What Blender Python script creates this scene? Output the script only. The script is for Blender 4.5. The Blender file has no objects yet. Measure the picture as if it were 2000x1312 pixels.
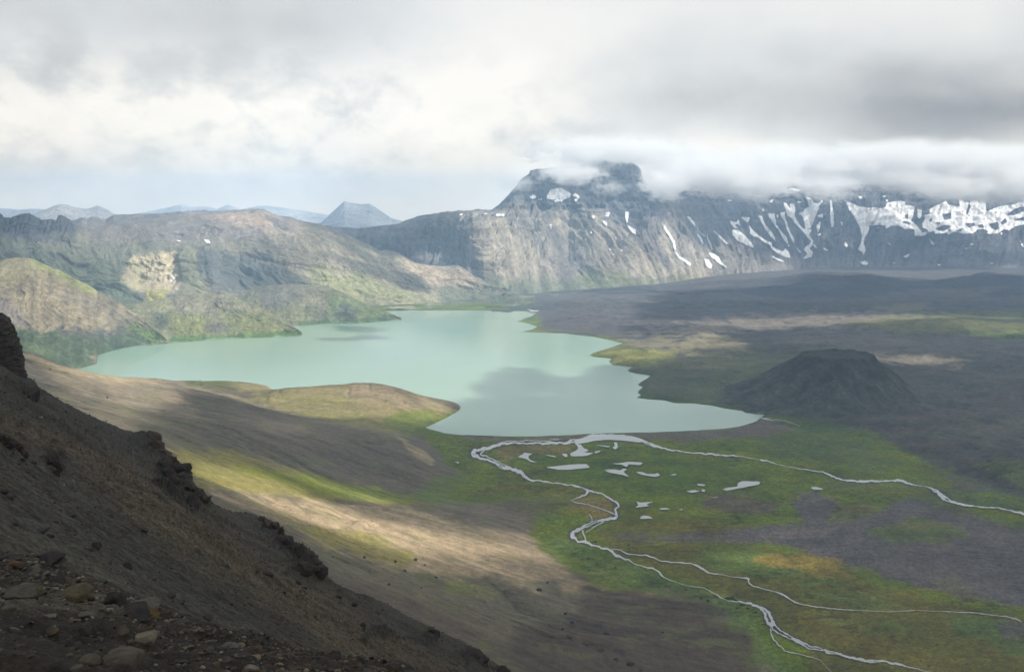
import bpy, math, random
import numpy as np

# ------------------------------------------------------------------ camera
FPX, CW, CH = 1800.0, 2000.0, 1312.0          # focal length in pixels of the 2000x1312 photograph
PITCH = math.atan(256.0 / FPX)                # horizon at pixel row 400
CAMZ = 450.0                                  # metres above the lake
SP, CP = math.sin(PITCH), math.cos(PITCH)
scene = bpy.context.scene
col = scene.collection
cam_data = bpy.data.cameras.new("camera")
cam = bpy.data.objects.new("camera", cam_data)
col.objects.link(cam)
cam.location = (0, 0, CAMZ)
cam.rotation_euler = (math.pi / 2 - PITCH, 0, 0)
cam_data.sensor_width = 36.0
cam_data.lens = 36.0 * FPX / CW
cam_data.clip_start = 0.5
cam_data.clip_end = 120000.0
scene.camera = cam

# ------------------------------------------------------------------ light
SUN_EL = math.radians(44)
SUN_AZ = math.radians(-28)                    # from +X, turned towards the camera's back
SUN = np.array([math.cos(SUN_EL) * math.cos(SUN_AZ), math.cos(SUN_EL) * math.sin(SUN_AZ), math.sin(SUN_EL)])
sd = bpy.data.lights.new("sun", 'SUN')
sd.energy = 5.0
sd.angle = math.radians(0.5)
sd.color = (1.0, 0.93, 0.82)
so = bpy.data.objects.new("sun", sd)
col.objects.link(so)
from mathutils import Vector
so.rotation_euler = Vector(SUN).to_track_quat('Z', 'Y').to_euler()
so.location = (0, 0, 3000)

scene.view_settings.view_transform = 'Standard'
scene.view_settings.look = 'None'
scene.view_settings.gamma = 1
scene.view_settings.exposure = 0.42
scene.render.engine = 'CYCLES'
cy = scene.cycles
cy.max_bounces = 8
cy.diffuse_bounces = 2
cy.glossy_bounces = 2
cy.volume_bounces = 5
cy.transparent_max_bounces = 24
cy.use_denoising = True
cy.volume_step_rate = 1.0
cy.volume_max_steps = 256

# ------------------------------------------------------------------ node helpers
def ramp(nt, src, stops, interp='EASE'):
    n = nt.nodes.new('ShaderNodeValToRGB')
    n.color_ramp.interpolation = interp
    el = n.color_ramp.elements
    while len(el) < len(stops):
        el.new(0.5)
    for e, (p, c) in zip(el, stops):
        e.position = p
        e.color = (c, c, c, 1) if not isinstance(c, tuple) else (*c, 1)
    nt.links.new(src, n.inputs[0])
    return n.outputs[0]

def M(nt, op, a, b=None, c=None, clamp=False):
    n = nt.nodes.new('ShaderNodeMath')
    n.operation = op
    n.use_clamp = clamp
    for i, x in enumerate((a, b, c)):
        if x is None:
            continue
        if isinstance(x, (int, float)):
            n.inputs[i].default_value = x
        else:
            nt.links.new(x, n.inputs[i])
    return n.outputs[0]

def noise(nt, vec, scale, detail=5, rough=0.55, lac=2.0, dist=0.0):
    n = nt.nodes.new('ShaderNodeTexNoise')
    n.inputs['Scale'].default_value = scale
    n.inputs['Detail'].default_value = detail
    n.inputs['Roughness'].default_value = rough
    n.inputs['Lacunarity'].default_value = lac
    n.inputs['Distortion'].default_value = dist
    if vec is not None:
        nt.links.new(vec, n.inputs['Vector'])
    return n.outputs[0]

def mixc(nt, fac, a, b, mode='MIX'):
    n = nt.nodes.new('ShaderNodeMix')
    n.data_type = 'RGBA'
    n.blend_type = mode
    for sock, x in ((n.inputs[0], fac), (n.inputs[6], a), (n.inputs[7], b)):
        if isinstance(x, (int, float)):
            sock.default_value = x
        elif isinstance(x, tuple):
            sock.default_value = (*x, 1)
        else:
            nt.links.new(x, sock)
    return n.outputs[2]

def mapping(nt, vec, scale, rot=(0, 0, 0), loc=(0, 0, 0)):
    n = nt.nodes.new('ShaderNodeMapping')
    n.inputs['Scale'].default_value = scale
    n.inputs['Rotation'].default_value = rot
    n.inputs['Location'].default_value = loc
    nt.links.new(vec, n.inputs['Vector'])
    return n.outputs[0]

# ------------------------------------------------------------------ world: cloudy sky
def make_world():
    w = bpy.data.worlds.new("World")
    scene.world = w
    w.use_nodes = True
    nt = w.node_tree
    nt.nodes.clear()
    out = nt.nodes.new('ShaderNodeOutputWorld')
    tc = nt.nodes.new('ShaderNodeTexCoord')
    d = tc.outputs['Generated']
    sep = nt.nodes.new('ShaderNodeSeparateXYZ')
    nt.links.new(d, sep.inputs[0])
    # azimuth / elevation of the view direction (radians)
    az = M(nt, 'ARCTAN2', sep.outputs[0], sep.outputs[1])
    el = M(nt, 'ARCSINE', sep.outputs[2])
    # warped coordinates
    sky_scale = mapping(nt, d, (1.0, 1.0, 1.7))
    n1 = noise(nt, sky_scale, 3.2, 5, 0.5, 2.1, 0.0)
    n2 = noise(nt, mapping(nt, d, (1, 1, 1.6), (0, 0, 0), (3.1, 1.7, 0.3)), 6.0, 6, 0.5, 2.1, 0.0)
    n3 = noise(nt, mapping(nt, d, (1, 1, 4.0), (0, 0, 0), (7.1, 2.7, 5.3)), 4.0, 2, 0.4)
    azw = M(nt, 'ADD', az, M(nt, 'MULTIPLY', M(nt, 'SUBTRACT', n1, 0.5), 0.16))
    elw = M(nt, 'ADD', el, M(nt, 'MULTIPLY', M(nt, 'SUBTRACT', n2, 0.5), 0.03))
    elw = M(nt, 'ADD', elw, M(nt, 'MULTIPLY', M(nt, 'SUBTRACT', n3, 0.5), 0.05))
    val = None
    def addv(x):
        nonlocal val
        val = x if val is None else M(nt, 'ADD', val, x)
    # (px u, px v, radius u, radius v, amount)
    blobs = SKY_BLOBS
    addv(M(nt, 'ADD', M(nt, 'MULTIPLY', n2, 0.28), 0.625))
    addv(M(nt, 'MULTIPLY', M(nt, 'SUBTRACT', n1, 0.5), 0.22))
    for (u, v, ru, rv, amt) in blobs:
        a0, e0 = (u - 1000) / FPX, (400 - v) / FPX
        da = M(nt, 'DIVIDE', M(nt, 'SUBTRACT', azw, a0), ru / FPX)
        de = M(nt, 'DIVIDE', M(nt, 'SUBTRACT', elw, e0), rv / FPX)
        r2 = M(nt, 'ADD', M(nt, 'MULTIPLY', da, da), M(nt, 'MULTIPLY', de, de))
        g = M(nt, 'POWER', 2.71828, M(nt, 'MULTIPLY', r2, -1.0))
        addv(M(nt, 'MULTIPLY', g, amt))
    # cauliflower texture in a band above the horizon
    puff = noise(nt, mapping(nt, d, (1, 1, 1.5), (0, 0, 0), (1.3, 9.2, 4.4)), 14.0, 5, 0.55, 2.0, 0.1)
    puff = ramp(nt, puff, [(0.35, 0.0), (0.6, 1.0)])
    band = M(nt, 'POWER', 2.71828, M(nt, 'MULTIPLY', M(nt, 'POWER', M(nt, 'DIVIDE', M(nt, 'SUBTRACT', el, 0.085), 0.06), 2.0), -1.0))
    band = M(nt, 'MULTIPLY', band, ramp(nt, M(nt, 'ADD', az, 0.5), [(0.35, 1.0), (0.72, 0.15)]))
    addv(M(nt, 'MULTIPLY', M(nt, 'MULTIPLY', M(nt, 'SUBTRACT', puff, 0.5), band), 0.36))
    pf2 = noise(nt, mapping(nt, d, (1, 1, 1.4), (0, 0, 0), (4.3, 2.2, 8.4)), 26.0, 5, 0.58, 2.0, 0.1)
    addv(M(nt, 'MULTIPLY', M(nt, 'MULTIPLY', M(nt, 'SUBTRACT', pf2, 0.5), band), 0.36))
    rp = nt.nodes.new('ShaderNodeValToRGB')
    el_ = rp.color_ramp.elements
    stops = [(0.0, (0.10, 0.115, 0.135)), (0.30, (0.27, 0.285, 0.31)), (0.5, (0.48, 0.50, 0.525)), (0.72, (0.70, 0.73, 0.75)), (0.88, (0.86, 0.87, 0.865)), (1.0, (0.95, 0.945, 0.93))]
    while len(el_) < len(stops):
        el_.new(0.5)
    for e, (p, c) in zip(el_, stops):
        e.position = p
        e.color = (*c, 1)
    nt.links.new(val, rp.inputs[0])
    sky = nt.nodes.new('ShaderNodeTexSky')
    sky.sky_type = 'NISHITA'
    sky.sun_disc = False
    sky.sun_elevation = SUN_EL
    sky.sun_rotation = math.pi / 2 - SUN_AZ
    b1 = nt.nodes.new('ShaderNodeBackground')
    nt.links.new(sky.outputs[0], b1.inputs[0])
    b1.inputs[1].default_value = 0.05
    b2 = nt.nodes.new('ShaderNodeBackground')
    hg = M(nt, 'POWER', 2.71828, M(nt, 'MULTIPLY', M(nt, 'DIVIDE', M(nt, 'MAXIMUM', el, 0.0), 0.085), -1.0))
    lit = mixc(nt, hg, (1.0, 1.0, 1.0), (1.66, 1.42, 1.11))
    nt.links.new(mixc(nt, 1.0, rp.outputs[0], lit, 'MULTIPLY'), b2.inputs[0])
    b2.inputs[1].default_value = 0.80
    # thin breaks let a little blue through
    br = ramp(nt, noise(nt, mapping(nt, d, (1, 1, 2), (0, 0, 0), (5, 5, 5)), 4.0, 6, 0.6), [(0.0, 1.0), (0.5, 0.97), (0.75, 0.88)])
    ms = nt.nodes.new('ShaderNodeMixShader')
    nt.links.new(br, ms.inputs[0])
    nt.links.new(b1.outputs[0], ms.inputs[1])
    nt.links.new(b2.outputs[0], ms.inputs[2])
    nt.links.new(ms.outputs[0], out.inputs[0])

SKY_BLOBS = [
    (180, 72, 560, 60, -0.12), (620, 50, 300, 50, -0.06), (0, 150, 260, 60, -0.06), (300, 150, 300, 30, -0.04), (960, 130, 240, 150, 0.17), (560, 225, 330, 60, 0.07),
    (1950, 240, 300, 50, -0.36), (1650, 205, 330, 75, -0.20), (1290, 225, 190, 50, -0.11), (1480, 60, 260, 60, 0.08), (1850, 50, 300, 50, 0.04),
    (1330, 340, 240, 36, 0.20), (1750, 322, 500, 24, 0.30), (250, 300, 420, 90, 0.02), (1060, 305, 120, 26, 0.12), (1000, -900, 3000, 560, -0.06), (1300, 20, 500, 60, 0.05), (850, 350, 200, 60, -0.03),
]
make_world()

# ------------------------------------------------------------------ picture <-> world
def proj(X, Y, Z):
    """world -> photograph pixel (only used while building, to find where a traced outline stands)"""
    z = Z - CAMZ
    fwd = Y * CP - z * SP
    up = Y * SP + z * CP
    fwd = np.where(np.abs(fwd) < 1e-3, 1e-3, fwd)
    return 1000 + FPX * X / fwd, 656 - FPX * up / fwd

def unproj(u, v, Y):
    a = (np.asarray(u, float) - 1000) / FPX
    b = (656 - np.asarray(v, float)) / FPX
    dy = CP + b * SP
    dz = -SP + b * CP
    k = np.asarray(Y, float) / dy
    return np.stack([a * k, np.asarray(Y, float) + 0 * k, CAMZ + dz * k], -1)

def onplane(u, v, z=0.0):
    b = (656 - np.asarray(v, float)) / FPX
    dy = CP + b * SP
    dz = -SP + b * CP
    return unproj(u, v, dy * (z - CAMZ) / dz)

# ------------------------------------------------------------------ noise
_rng = np.random.RandomState(7)
PERM = np.concatenate([_rng.permutation(256)] * 3).astype(np.int32)
GR = np.stack([np.cos(np.arange(256) * 2 * np.pi / 256), np.sin(np.arange(256) * 2 * np.pi / 256)], 1).astype(np.float32)

def perlin(x, y, seed=0):
    x = np.asarray(x, np.float64) + seed * 17.13
    y = np.asarray(y, np.float64) + seed * 31.77
    xi = np.floor(x); yi = np.floor(y)
    fx = (x - xi).astype(np.float32); fy = (y - yi).astype(np.float32)
    xi = xi.astype(np.int64) & 255; yi = yi.astype(np.int64) & 255
    sx = fx * fx * fx * (fx * (fx * 6 - 15) + 10)
    sy = fy * fy * fy * (fy * (fy * 6 - 15) + 10)
    def g(ix, iy, dx, dy):
        h = PERM[PERM[(ix & 255)] + (iy & 255)]
        return GR[h, 0] * dx + GR[h, 1] * dy
    a = g(xi, yi, fx, fy); b = g(xi + 1, yi, fx - 1, fy)
    c = g(xi, yi + 1, fx, fy - 1); d = g(xi + 1, yi + 1, fx - 1, fy - 1)
    return ((a + (b - a) * sx) * (1 - sy) + (c + (d - c) * sx) * sy) * 1.5

def fbm(x, y, o=4, seed=0, g=0.5):
    t = 0; a = 1.0; f = 1.0
    for i in range(o):
        t = t + a * perlin(x * f, y * f, seed + i)
        a *= g; f *= 2.03
    return t

def ridged(x, y, o=4, seed=0, g=0.5):
    t = 0; a = 1.0; f = 1.0; s = 0
    for i in range(o):
        t = t + a * (1 - 2 * np.abs(perlin(x * f, y * f, seed + i)))
        s += a; a *= g; f *= 2.03
    return t / s

def sstep(a, b, x):
    t = np.clip((x - a) / (b - a), 0, 1)
    return t * t * (3 - 2 * t)

def sdist(px, py, poly):
    """signed distance to a polygon, positive inside"""
    poly = np.asarray(poly, float)
    d = np.full(px.shape, 1e18)
    ins = np.zeros(px.shape, bool)
    n = len(poly)
    for i in range(n):
        ax, ay = poly[i]; bx, by = poly[(i + 1) % n]
        ex, ey = bx - ax, by - ay
        wx, wy = px - ax, py - ay
        L = ex * ex + ey * ey
        t = np.clip((wx * ex + wy * ey) / (L if L > 0 else 1), 0, 1)
        dx, dy = wx - ex * t, wy - ey * t
        d = np.minimum(d, dx * dx + dy * dy)
        if ay != by:
            c = ((ay > py) != (by > py)) & (px < ex * (py - ay) / ey + ax)
            ins ^= c
    d = np.sqrt(d)
    return np.where(ins, d, -d)

def region_sd(px, py, poly, margin=60):
    """like sdist but only worked out near the polygon"""
    p = np.asarray(poly, float)
    r = np.full(px.shape, -float(margin))
    m = (px > p[:, 0].min() - margin) & (px < p[:, 0].max() + margin) & (py > p[:, 1].min() - margin) & (py < p[:, 1].max() + margin)
    if m.any():
        r[m] = sdist(px[m], py[m], p)
    return r

# ------------------------------------------------------------------ meshes
def mesh_from(name, verts, faces, mat=None, cols=None, smooth=True, parent=None, link=True):
    verts = np.ascontiguousarray(verts, np.float32).reshape(-1, 3)
    faces = np.ascontiguousarray(faces, np.int32)
    k = faces.shape[1]
    me = bpy.data.meshes.new(name)
    me.vertices.add(len(verts))
    me.vertices.foreach_set('co', verts.ravel())
    me.loops.add(faces.size)
    me.loops.foreach_set('vertex_index', faces.ravel())
    me.polygons.add(len(faces))
    me.polygons.foreach_set('loop_start', np.arange(0, faces.size, k, dtype=np.int32))
    me.polygons.foreach_set('loop_total', np.full(len(faces), k, np.int32))
    if smooth:
        me.polygons.foreach_set('use_smooth', np.ones(len(faces), bool))
    if cols is not None:
        at = me.color_attributes.new('col', 'FLOAT_COLOR', 'POINT')
        c4 = np.ones((len(verts), 4), np.float32)
        c4[:, :cols.shape[-1]] = np.asarray(cols, np.float32).reshape(len(verts), -1)
        at.data.foreach_set('color', c4.ravel())
    me.update(calc_edges=True)
    me.validate()
    if mat:
        me.materials.append(mat)
    o = bpy.data.objects.new(name, me)
    if link:
        col.objects.link(o)
    if parent:
        o.parent = parent
    return o

def tag(o, label, cat, kind=None, group=None):
    o['label'] = label
    o['category'] = cat
    if kind:
        o['kind'] = kind
    if group:
        o['group'] = group
    return o

def grid_faces(R, C):
    i = np.arange(R * C).reshape(R, C)
    return np.stack([i[:-1, :-1], i[:-1, 1:], i[1:, 1:], i[1:, :-1]], -1).reshape(-1, 4)

def compact(verts, faces, cols=None):
    used, inv = np.unique(faces, return_inverse=True)
    return verts[used], inv.reshape(faces.shape), (cols[used] if cols is not None else None)

def loft(rows, u0, u1, N, Mtot):
    """rows front to back, each a list of (u, v, Y); Y None = on the lake plane. Gives an (M, N, 3) sheet of world points."""
    us = np.linspace(u0, u1, N)
    R = []
    for r in rows:
        r = [(a, b, (onplane(a, b)[1] if c is None else c)) for a, b, c in r]
        a = np.array(r, float)
        v = np.interp(us, a[:, 0], a[:, 1])
        Y = np.interp(us, a[:, 0], a[:, 2])
        R.append(unproj(us, v, Y))
    R = np.array(R)
    K = len(R)
    # spread rows by their spacing in the picture plus a little by length
    seg = np.array([np.linalg.norm(R[i + 1] - R[i], axis=1).mean() for i in range(K - 1)])
    cnt = np.maximum((Mtot * seg / seg.sum()).astype(int), 6)
    out = []
    for i in range(K - 1):
        p0 = R[max(i - 1, 0)]; p1 = R[i]; p2 = R[i + 1]; p3 = R[min(i + 2, K - 1)]
        # chord based tangents keep the curve from overshooting
        d1 = np.linalg.norm(p2 - p1, axis=1, keepdims=True)
        d0 = np.maximum(np.linalg.norm(p1 - p0, axis=1, keepdims=True), 1e-3)
        d2 = np.maximum(np.linalg.norm(p3 - p2, axis=1, keepdims=True), 1e-3)
        m1 = (p2 - p0) / (d0 + d1) * d1 if i > 0 else (p2 - p1)
        m2 = (p3 - p1) / (d1 + d2) * d1 if i < K - 2 else (p2 - p1)
        for j in range(cnt[i] + (1 if i == K - 2 else 0)):
            t = j / cnt[i]
            h = (2 * t**3 - 3 * t**2 + 1, t**3 - 2 * t**2 + t, -2 * t**3 + 3 * t**2, t**3 - t**2)
            out.append(h[0] * p1 + h[1] * m1 + h[2] * p2 + h[3] * m2)
    return np.array(out), np.cumsum(cnt)

# ------------------------------------------------------------------ materials
def terrain_mat(name, s, amt=0.35, bump=0.4, bumpdist=1.0, rough=0.95, streak=None):
    """vertex colour broken up by fine noise; s = size of the grain in metres"""
    m = bpy.data.materials.new(name)
    m.use_nodes = True
    nt = m.node_tree
    b = nt.nodes['Principled BSDF']
    b.inputs['Roughness'].default_value = rough
    b.inputs['Specular IOR Level'].default_value = 0.15
    at = nt.nodes.new('ShaderNodeAttribute')
    at.attribute_name = 'col'
    g = nt.nodes.new('ShaderNodeNewGeometry')
    pos = g.outputs['Position']
    n1 = noise(nt, pos, 1.0 / s, 8, 0.62)
    n2 = noise(nt, pos, 1.0 / (s * 7), 4, 0.55)
    f = M(nt, 'ADD', M(nt, 'MULTIPLY', M(nt, 'SUBTRACT', n1, 0.5), 2.6 * amt), 1.0)
    f = M(nt, 'ADD', f, M(nt, 'MULTIPLY', M(nt, 'SUBTRACT', n2, 0.5), 1.0 * amt))
    if streak:
        ns = noise(nt, mapping(nt, pos, streak[1], streak[2]), 1.0 / streak[0], 5, 0.6)
        f = M(nt, 'ADD', f, M(nt, 'MULTIPLY', M(nt, 'SUBTRACT', ns, 0.5), streak[3]))
    n3 = noise(nt, pos, 2.6 / s, 5, 0.65)
    f = M(nt, 'MULTIPLY', f, M(nt, 'ADD', 1.0, M(nt, 'MULTIPLY', M(nt, 'SUBTRACT', ramp(nt, n3, [(0.40, 0.0), (0.60, 1.0)]), 0.5), amt * 0.9)))
    f = M(nt, 'MAXIMUM', f, 0.15)
    c = nt.nodes.new('ShaderNodeVectorMath')
    c.operation = 'SCALE'
    nt.links.new(at.outputs['Color'], c.inputs[0])
    nt.links.new(f, c.inputs['Scale'])
    nt.links.new(c.outputs[0], b.inputs['Base Color'])
    bp = nt.nodes.new('ShaderNodeBump')
    bp.inputs['Strength'].default_value = bump
    bp.inputs['Distance'].default_value = bumpdist
    nt.links.new(n1, bp.inputs['Height'])
    nt.links.new(bp.outputs[0], b.inputs['Normal'])
    return m

def rock_mat(name, base, s=0.15, var=0.9, bump=0.9, bd=0.08):
    m = bpy.data.materials.new(name)
    m.use_nodes = True
    nt = m.node_tree
    b = nt.nodes['Principled BSDF']
    b.inputs['Roughness'].default_value = 0.9
    b.inputs['Specular IOR Level'].default_value = 0.2
    g = nt.nodes.new('ShaderNodeNewGeometry')
    oi = nt.nodes.new('ShaderNodeObjectInfo')
    pos = g.outputs['Position']
    n1 = noise(nt, pos, 1 / s, 8, 0.65)
    n2 = noise(nt, pos, 0.25 / s, 3, 0.5)
    f = M(nt, 'ADD', M(nt, 'MULTIPLY', n1, 1.6 * var), 1 - 0.8 * var)
    f = M(nt, 'MULTIPLY', f, M(nt, 'ADD', M(nt, 'MULTIPLY', oi.outputs['Random'], 0.5), 0.75))
    c0 = mixc(nt, ramp(nt, n2, [(0.35, 0.0), (0.65, 1.0)]), base, tuple(x * k for x, k in zip(base, (1.25, 1.12, 0.9))))
    c = nt.nodes.new('ShaderNodeVectorMath')
    c.operation = 'SCALE'
    nt.links.new(c0, c.inputs[0])
    nt.links.new(f, c.inputs['Scale'])
    nt.links.new(c.outputs[0], b.inputs['Base Color'])
    bp = nt.nodes.new('ShaderNodeBump')
    bp.inputs['Strength'].default_value = bump
    bp.inputs['Distance'].default_value = bd
    nt.links.new(n1, bp.inputs['Height'])
    nt.links.new(bp.outputs[0], b.inputs['Normal'])
    return m

def water_mat(name, colr, rough=0.12, milky=True):
    m = bpy.data.materials.new(name)
    m.use_nodes = True
    nt = m.node_tree
    b = nt.nodes['Principled BSDF']
    g = nt.nodes.new('ShaderNodeNewGeometry')
    pos = g.outputs['Position']
    n2 = noise(nt, mapping(nt, pos, (1, 1, 1)), 1 / 700.0, 4, 0.5)
    c = mixc(nt, ramp(nt, n2, [(0.35, 0.0), (0.65, 1.0)]), colr, tuple(x * k for x, k in zip(colr, (0.93, 0.97, 1.0))))
    nt.links.new(c, b.inputs['Base Color'])
    b.inputs['Roughness'].default_value = rough
    b.inputs['IOR'].default_value = 1.33
    n1 = noise(nt, mapping(nt, pos, (1, 0.5, 1)), 1 / 9.0, 3, 0.5)
    bp = nt.nodes.new('ShaderNodeBump')
    bp.inputs['Strength'].default_value = 0.25
    bp.inputs['Distance'].default_value = 0.3
    nt.links.new(n1, bp.inputs['Height'])
    nt.links.new(bp.outputs[0], b.inputs['Normal'])
    return m

# ------------------------------------------------------------------ colours (albedo)
SCREE = (0.102, 0.089, 0.060)
SCREE_TAN = (0.235, 0.190, 0.130)
GREYSCREE = (0.125, 0.115, 0.108)
LAVA = (0.050, 0.052, 0.046)
LAVA_BR = (0.105, 0.092, 0.085)
MEADOW = (0.086, 0.120, 0.010)
OLIVE = (0.125, 0.115, 0.036)
GRASS = (0.125, 0.160, 0.030)
DKGREEN = (0.045, 0.068, 0.026)
SUNLIT_OCHRE = (0.20, 0.145, 0.030)
ROCK = (0.115, 0.105, 0.100)
TANROCK = (0.25, 0.20, 0.15)

def paint(P, base, layers, wscale=40.0, wamp=1.0, seed=3):
    """soft-edged patches of ground cover; P is (n,3) world points, patch outlines were read off the photograph"""
    u, v = proj(P[:, 0], P[:, 1], P[:, 2])
    n = len(P)
    c = np.empty((n, 3)); c[:] = base
    wa = fbm(P[:, 0] / wscale, P[:, 1] / wscale, 5, seed, 0.6)
    wb = fbm(P[:, 0] / wscale + 50, P[:, 1] / wscale, 5, seed + 9, 0.6)
    for L in layers:
        poly, colr, soft = L[0], L[1], L[2]
        op = L[3] if len(L) > 3 else 1.0
        br = L[4] if len(L) > 4 else 1.0
        p = np.asarray(poly, float)
        mg = soft * 3 + 10
        m = np.where((u > p[:, 0].min() - mg) & (u < p[:, 0].max() + mg) & (v > p[:, 1].min() - mg) & (v < p[:, 1].max() + mg))[0]
        if not len(m):
            continue
        s = sdist(u[m], v[m] * 1.0, p)
        w = sstep(-1, 1, s / soft + br * wamp * wb[m] * 1.1) * op
        c[m] = c[m] * (1 - w[:, None]) + np.asarray(colr) * w[:, None]
    return c, wa, wb

# ------------------------------------------------------------------ lake outline (read off the photograph, laid on the plane z = 0)
LAKE_PX = [(780, 606), (900, 606), (1000, 607), (1030, 608), (1052, 608), (1040, 617), (1022, 624), (1010, 628), (1030, 631), (1050, 638),
           (1040, 644), (1019, 648), (1060, 650), (1100, 651), (1161, 658), (1190, 664), (1217, 670), (1200, 677), (1182, 682), (1160, 689), (1152, 693), (1160, 697),
           (1195, 700), (1190, 706), (1197, 713), (1235, 716), (1225, 724), (1240, 729), (1272, 733), (1254, 745), (1245, 751), (1255, 756),
           (1250, 761), (1245, 767), (1252, 771), (1243, 777), (1270, 780), (1300, 782), (1317, 787), (1360, 788), (1390, 792), (1425, 799),
           (1460, 804), (1495, 809), (1487, 817), (1470, 826), (1437, 834), (1400, 838), (1350, 841), (1275, 844), (1175, 846), (1115, 849),
           (1050, 852), (1000, 852), (900, 849), (866, 845), (838, 838), (700, 812), (450, 800), (150, 772), (-250, 770), (-350, 660),
           (-100, 635), (300, 625), (600, 612)]
_lk = onplane([p[0] for p in LAKE_PX], [p[1] for p in LAKE_PX])
def densify(poly, n=6, amp=0.0, seed=0):
    poly = np.asarray(poly, float); out = []
    for i in range(len(poly)):
        a, b = poly[i], poly[(i + 1) % len(poly)]
        for t in np.arange(n) / n:
            out.append(a + (b - a) * t)
    return np.array(out)
LAKE = _lk[:, :2]

def make_lake():
    p = densify(LAKE, 5)
    L = np.linalg.norm(np.roll(p, -1, 0) - p, axis=1).max()
    p = p + 3.0 * np.stack([fbm(p[:, 0] / 30, p[:, 1] / 30, 3, 5), fbm(p[:, 0] / 30, p[:, 1] / 30, 3, 8)], 1)
    # the water sheet reaches a little under its banks
    import bmesh
    bm = bmesh.new()
    c = p.mean(0)
    vs = [bm.verts.new((x, y, 0)) for x, y in p]
    f = bm.faces.new(vs)
    bmesh.ops.triangulate(bm, faces=[f])
    me = bpy.data.meshes.new('lake')
    bm.to_mesh(me); bm.free()
    me.materials.append(water_mat('milky_turquoise_water', (0.228, 0.332, 0.255), 0.14))
    o = bpy.data.objects.new('lake', me)
    col.objects.link(o)
    tag(o, 'milky turquoise crater lake filling the valley floor', 'lake', 'structure')
    return p
LAKE_FINE = make_lake()

# ------------------------------------------------------------------ height of the near slopes: thin plate through points (u, v, z)
CTRL = [
 # headland that reaches into the lake
 (560,762,36),(620,756,38),(680,751,42),(740,750,42),(780,762,36),(820,782,22),(860,800,8),(886,811,-1),(862,824,-1),(836,835,-0.5),(820,846,1),
 (760,795,26),(700,800,22),(640,800,20),(560,792,22),(480,778,24),(770,826,8),(700,830,9),(620,818,16),(540,802,26),
 # long slope seen against the lake
 (-60,668,175),(20,686,150),(100,713,120),(180,735,95),(250,739,75),(310,743,58),(370,744,44),(430,750,36),(490,760,26),
 # dark nose behind the meadow
 (420,770,70),(500,795,66),(560,810,62),(620,822,56),(680,833,48),(740,844,41),(790,862,28),(840,893,14),(880,918,5),(903,932,1),
 (600,900,76),(700,930,42),(800,952,18),(860,955,6),(500,870,98),(400,830,112),(330,790,98),(250,770,112),(150,770,150),(60,760,190),
 # broad tan slope
 (450,920,122),(550,960,100),(650,980,74),(750,995,48),(850,1005,24),(950,1015,12),(600,1050,112),(700,1080,84),(800,1080,56),(900,1085,32),
 (1000,1085,15),(1080,1105,5),(700,1150,116),(800,1170,84),(900,1180,54),(1000,1180,30),(1100,1170,13),(900,1260,88),(1000,1260,58),
 (1100,1250,33),(1200,1240,17),(1300,1225,7),(1400,1235,3),(1000,1312,80),(1100,1312,50),(1200,1312,30),(1350,1312,10),(1450,1312,2),
 (0,900,270),(200,900,205),(200,1050,265),(400,1100,240),(500,1200,210),(600,1312,205),(800,1312,140),(1250,1420,30),(1400,1420,8),(900,1450,130),
 # foot of the slope, then the flat
 (905,955,0),(880,975,1.5),(1000,980,1.5),(1110,985,0),(1052,1050,0),(1130,1090,0),(1180,1140,0),(1300,1150,0),(1400,1180,0),(1480,1240,0),(1500,1312,0),(1510,1420,0),
 (845,868,0),(870,905,0),(1000,930,-6),(1150,1020,-6),(1250,1100,-8),(1400,1120,-9),(1550,1220,-9),(1650,1350,-9),(1900,1100,-12),(1100,880,-8),
 (1500,900,-14),(1150,760,-14),(1000,700,-14),(960,830,-8),(900,845,-3),(2000,800,-16),(1900,1400,-12),(1300,650,-16),
]
def _tps():
    c = np.array(CTRL, float)
    P = onplane(c[:, 0], c[:, 1], c[:, 2])
    extra = []
    # ground behind every crest drops to the water
    for (u, v, z), p in zip(CTRL[:9], P[:9]):
        if v < 815:
            extra.append((p[0] * 1.09, p[1] * 1.09, -6))
    for (u, v, z), p in zip(CTRL[20:29], P[20:29]):
        extra.append((p[0] * 1.07 + 20, p[1] * 1.07, z * 0.45 - 6))
        extra.append((p[0] * 1.16 + 40, p[1] * 1.16, -12))
    for Y in (2900, 3600):
        for X in (-2200, -1200, -200, 900):
            extra.append((X, Y, -30))
    xy = np.concatenate([P[:, :2], np.array(extra)[:, :2]]) / 1000.0
    z = np.concatenate([P[:, 2], np.array(extra)[:, 2]])
    n = len(z)
    d = np.linalg.norm(xy[:, None] - xy[None], axis=2)
    K = np.where(d > 0, d * d * np.log(np.maximum(d, 1e-9)), 0) + np.eye(n) * 2e-5
    A = np.zeros((n + 3, n + 3))
    A[:n, :n] = K; A[:n, n] = 1; A[:n, n + 1:] = xy; A[n, :n] = 1; A[n + 1:, :n] = xy.T
    w = np.linalg.solve(A, np.concatenate([z, [0, 0, 0]]))
    return xy, w
TPS_XY, TPS_W = _tps()
def tps(X, Y):
    x = np.asarray(X, float).ravel() / 1000; y = np.asarray(Y, float).ravel() / 1000
    r = TPS_W[-3] + TPS_W[-2] * x + TPS_W[-1] * y
    for (a, b), w in zip(TPS_XY, TPS_W[:-3]):
        d2 = (x - a) ** 2 + (y - b) ** 2
        r += w * 0.5 * d2 * np.log(np.maximum(d2, 1e-12))
    return r.reshape(np.shape(X))

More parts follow.
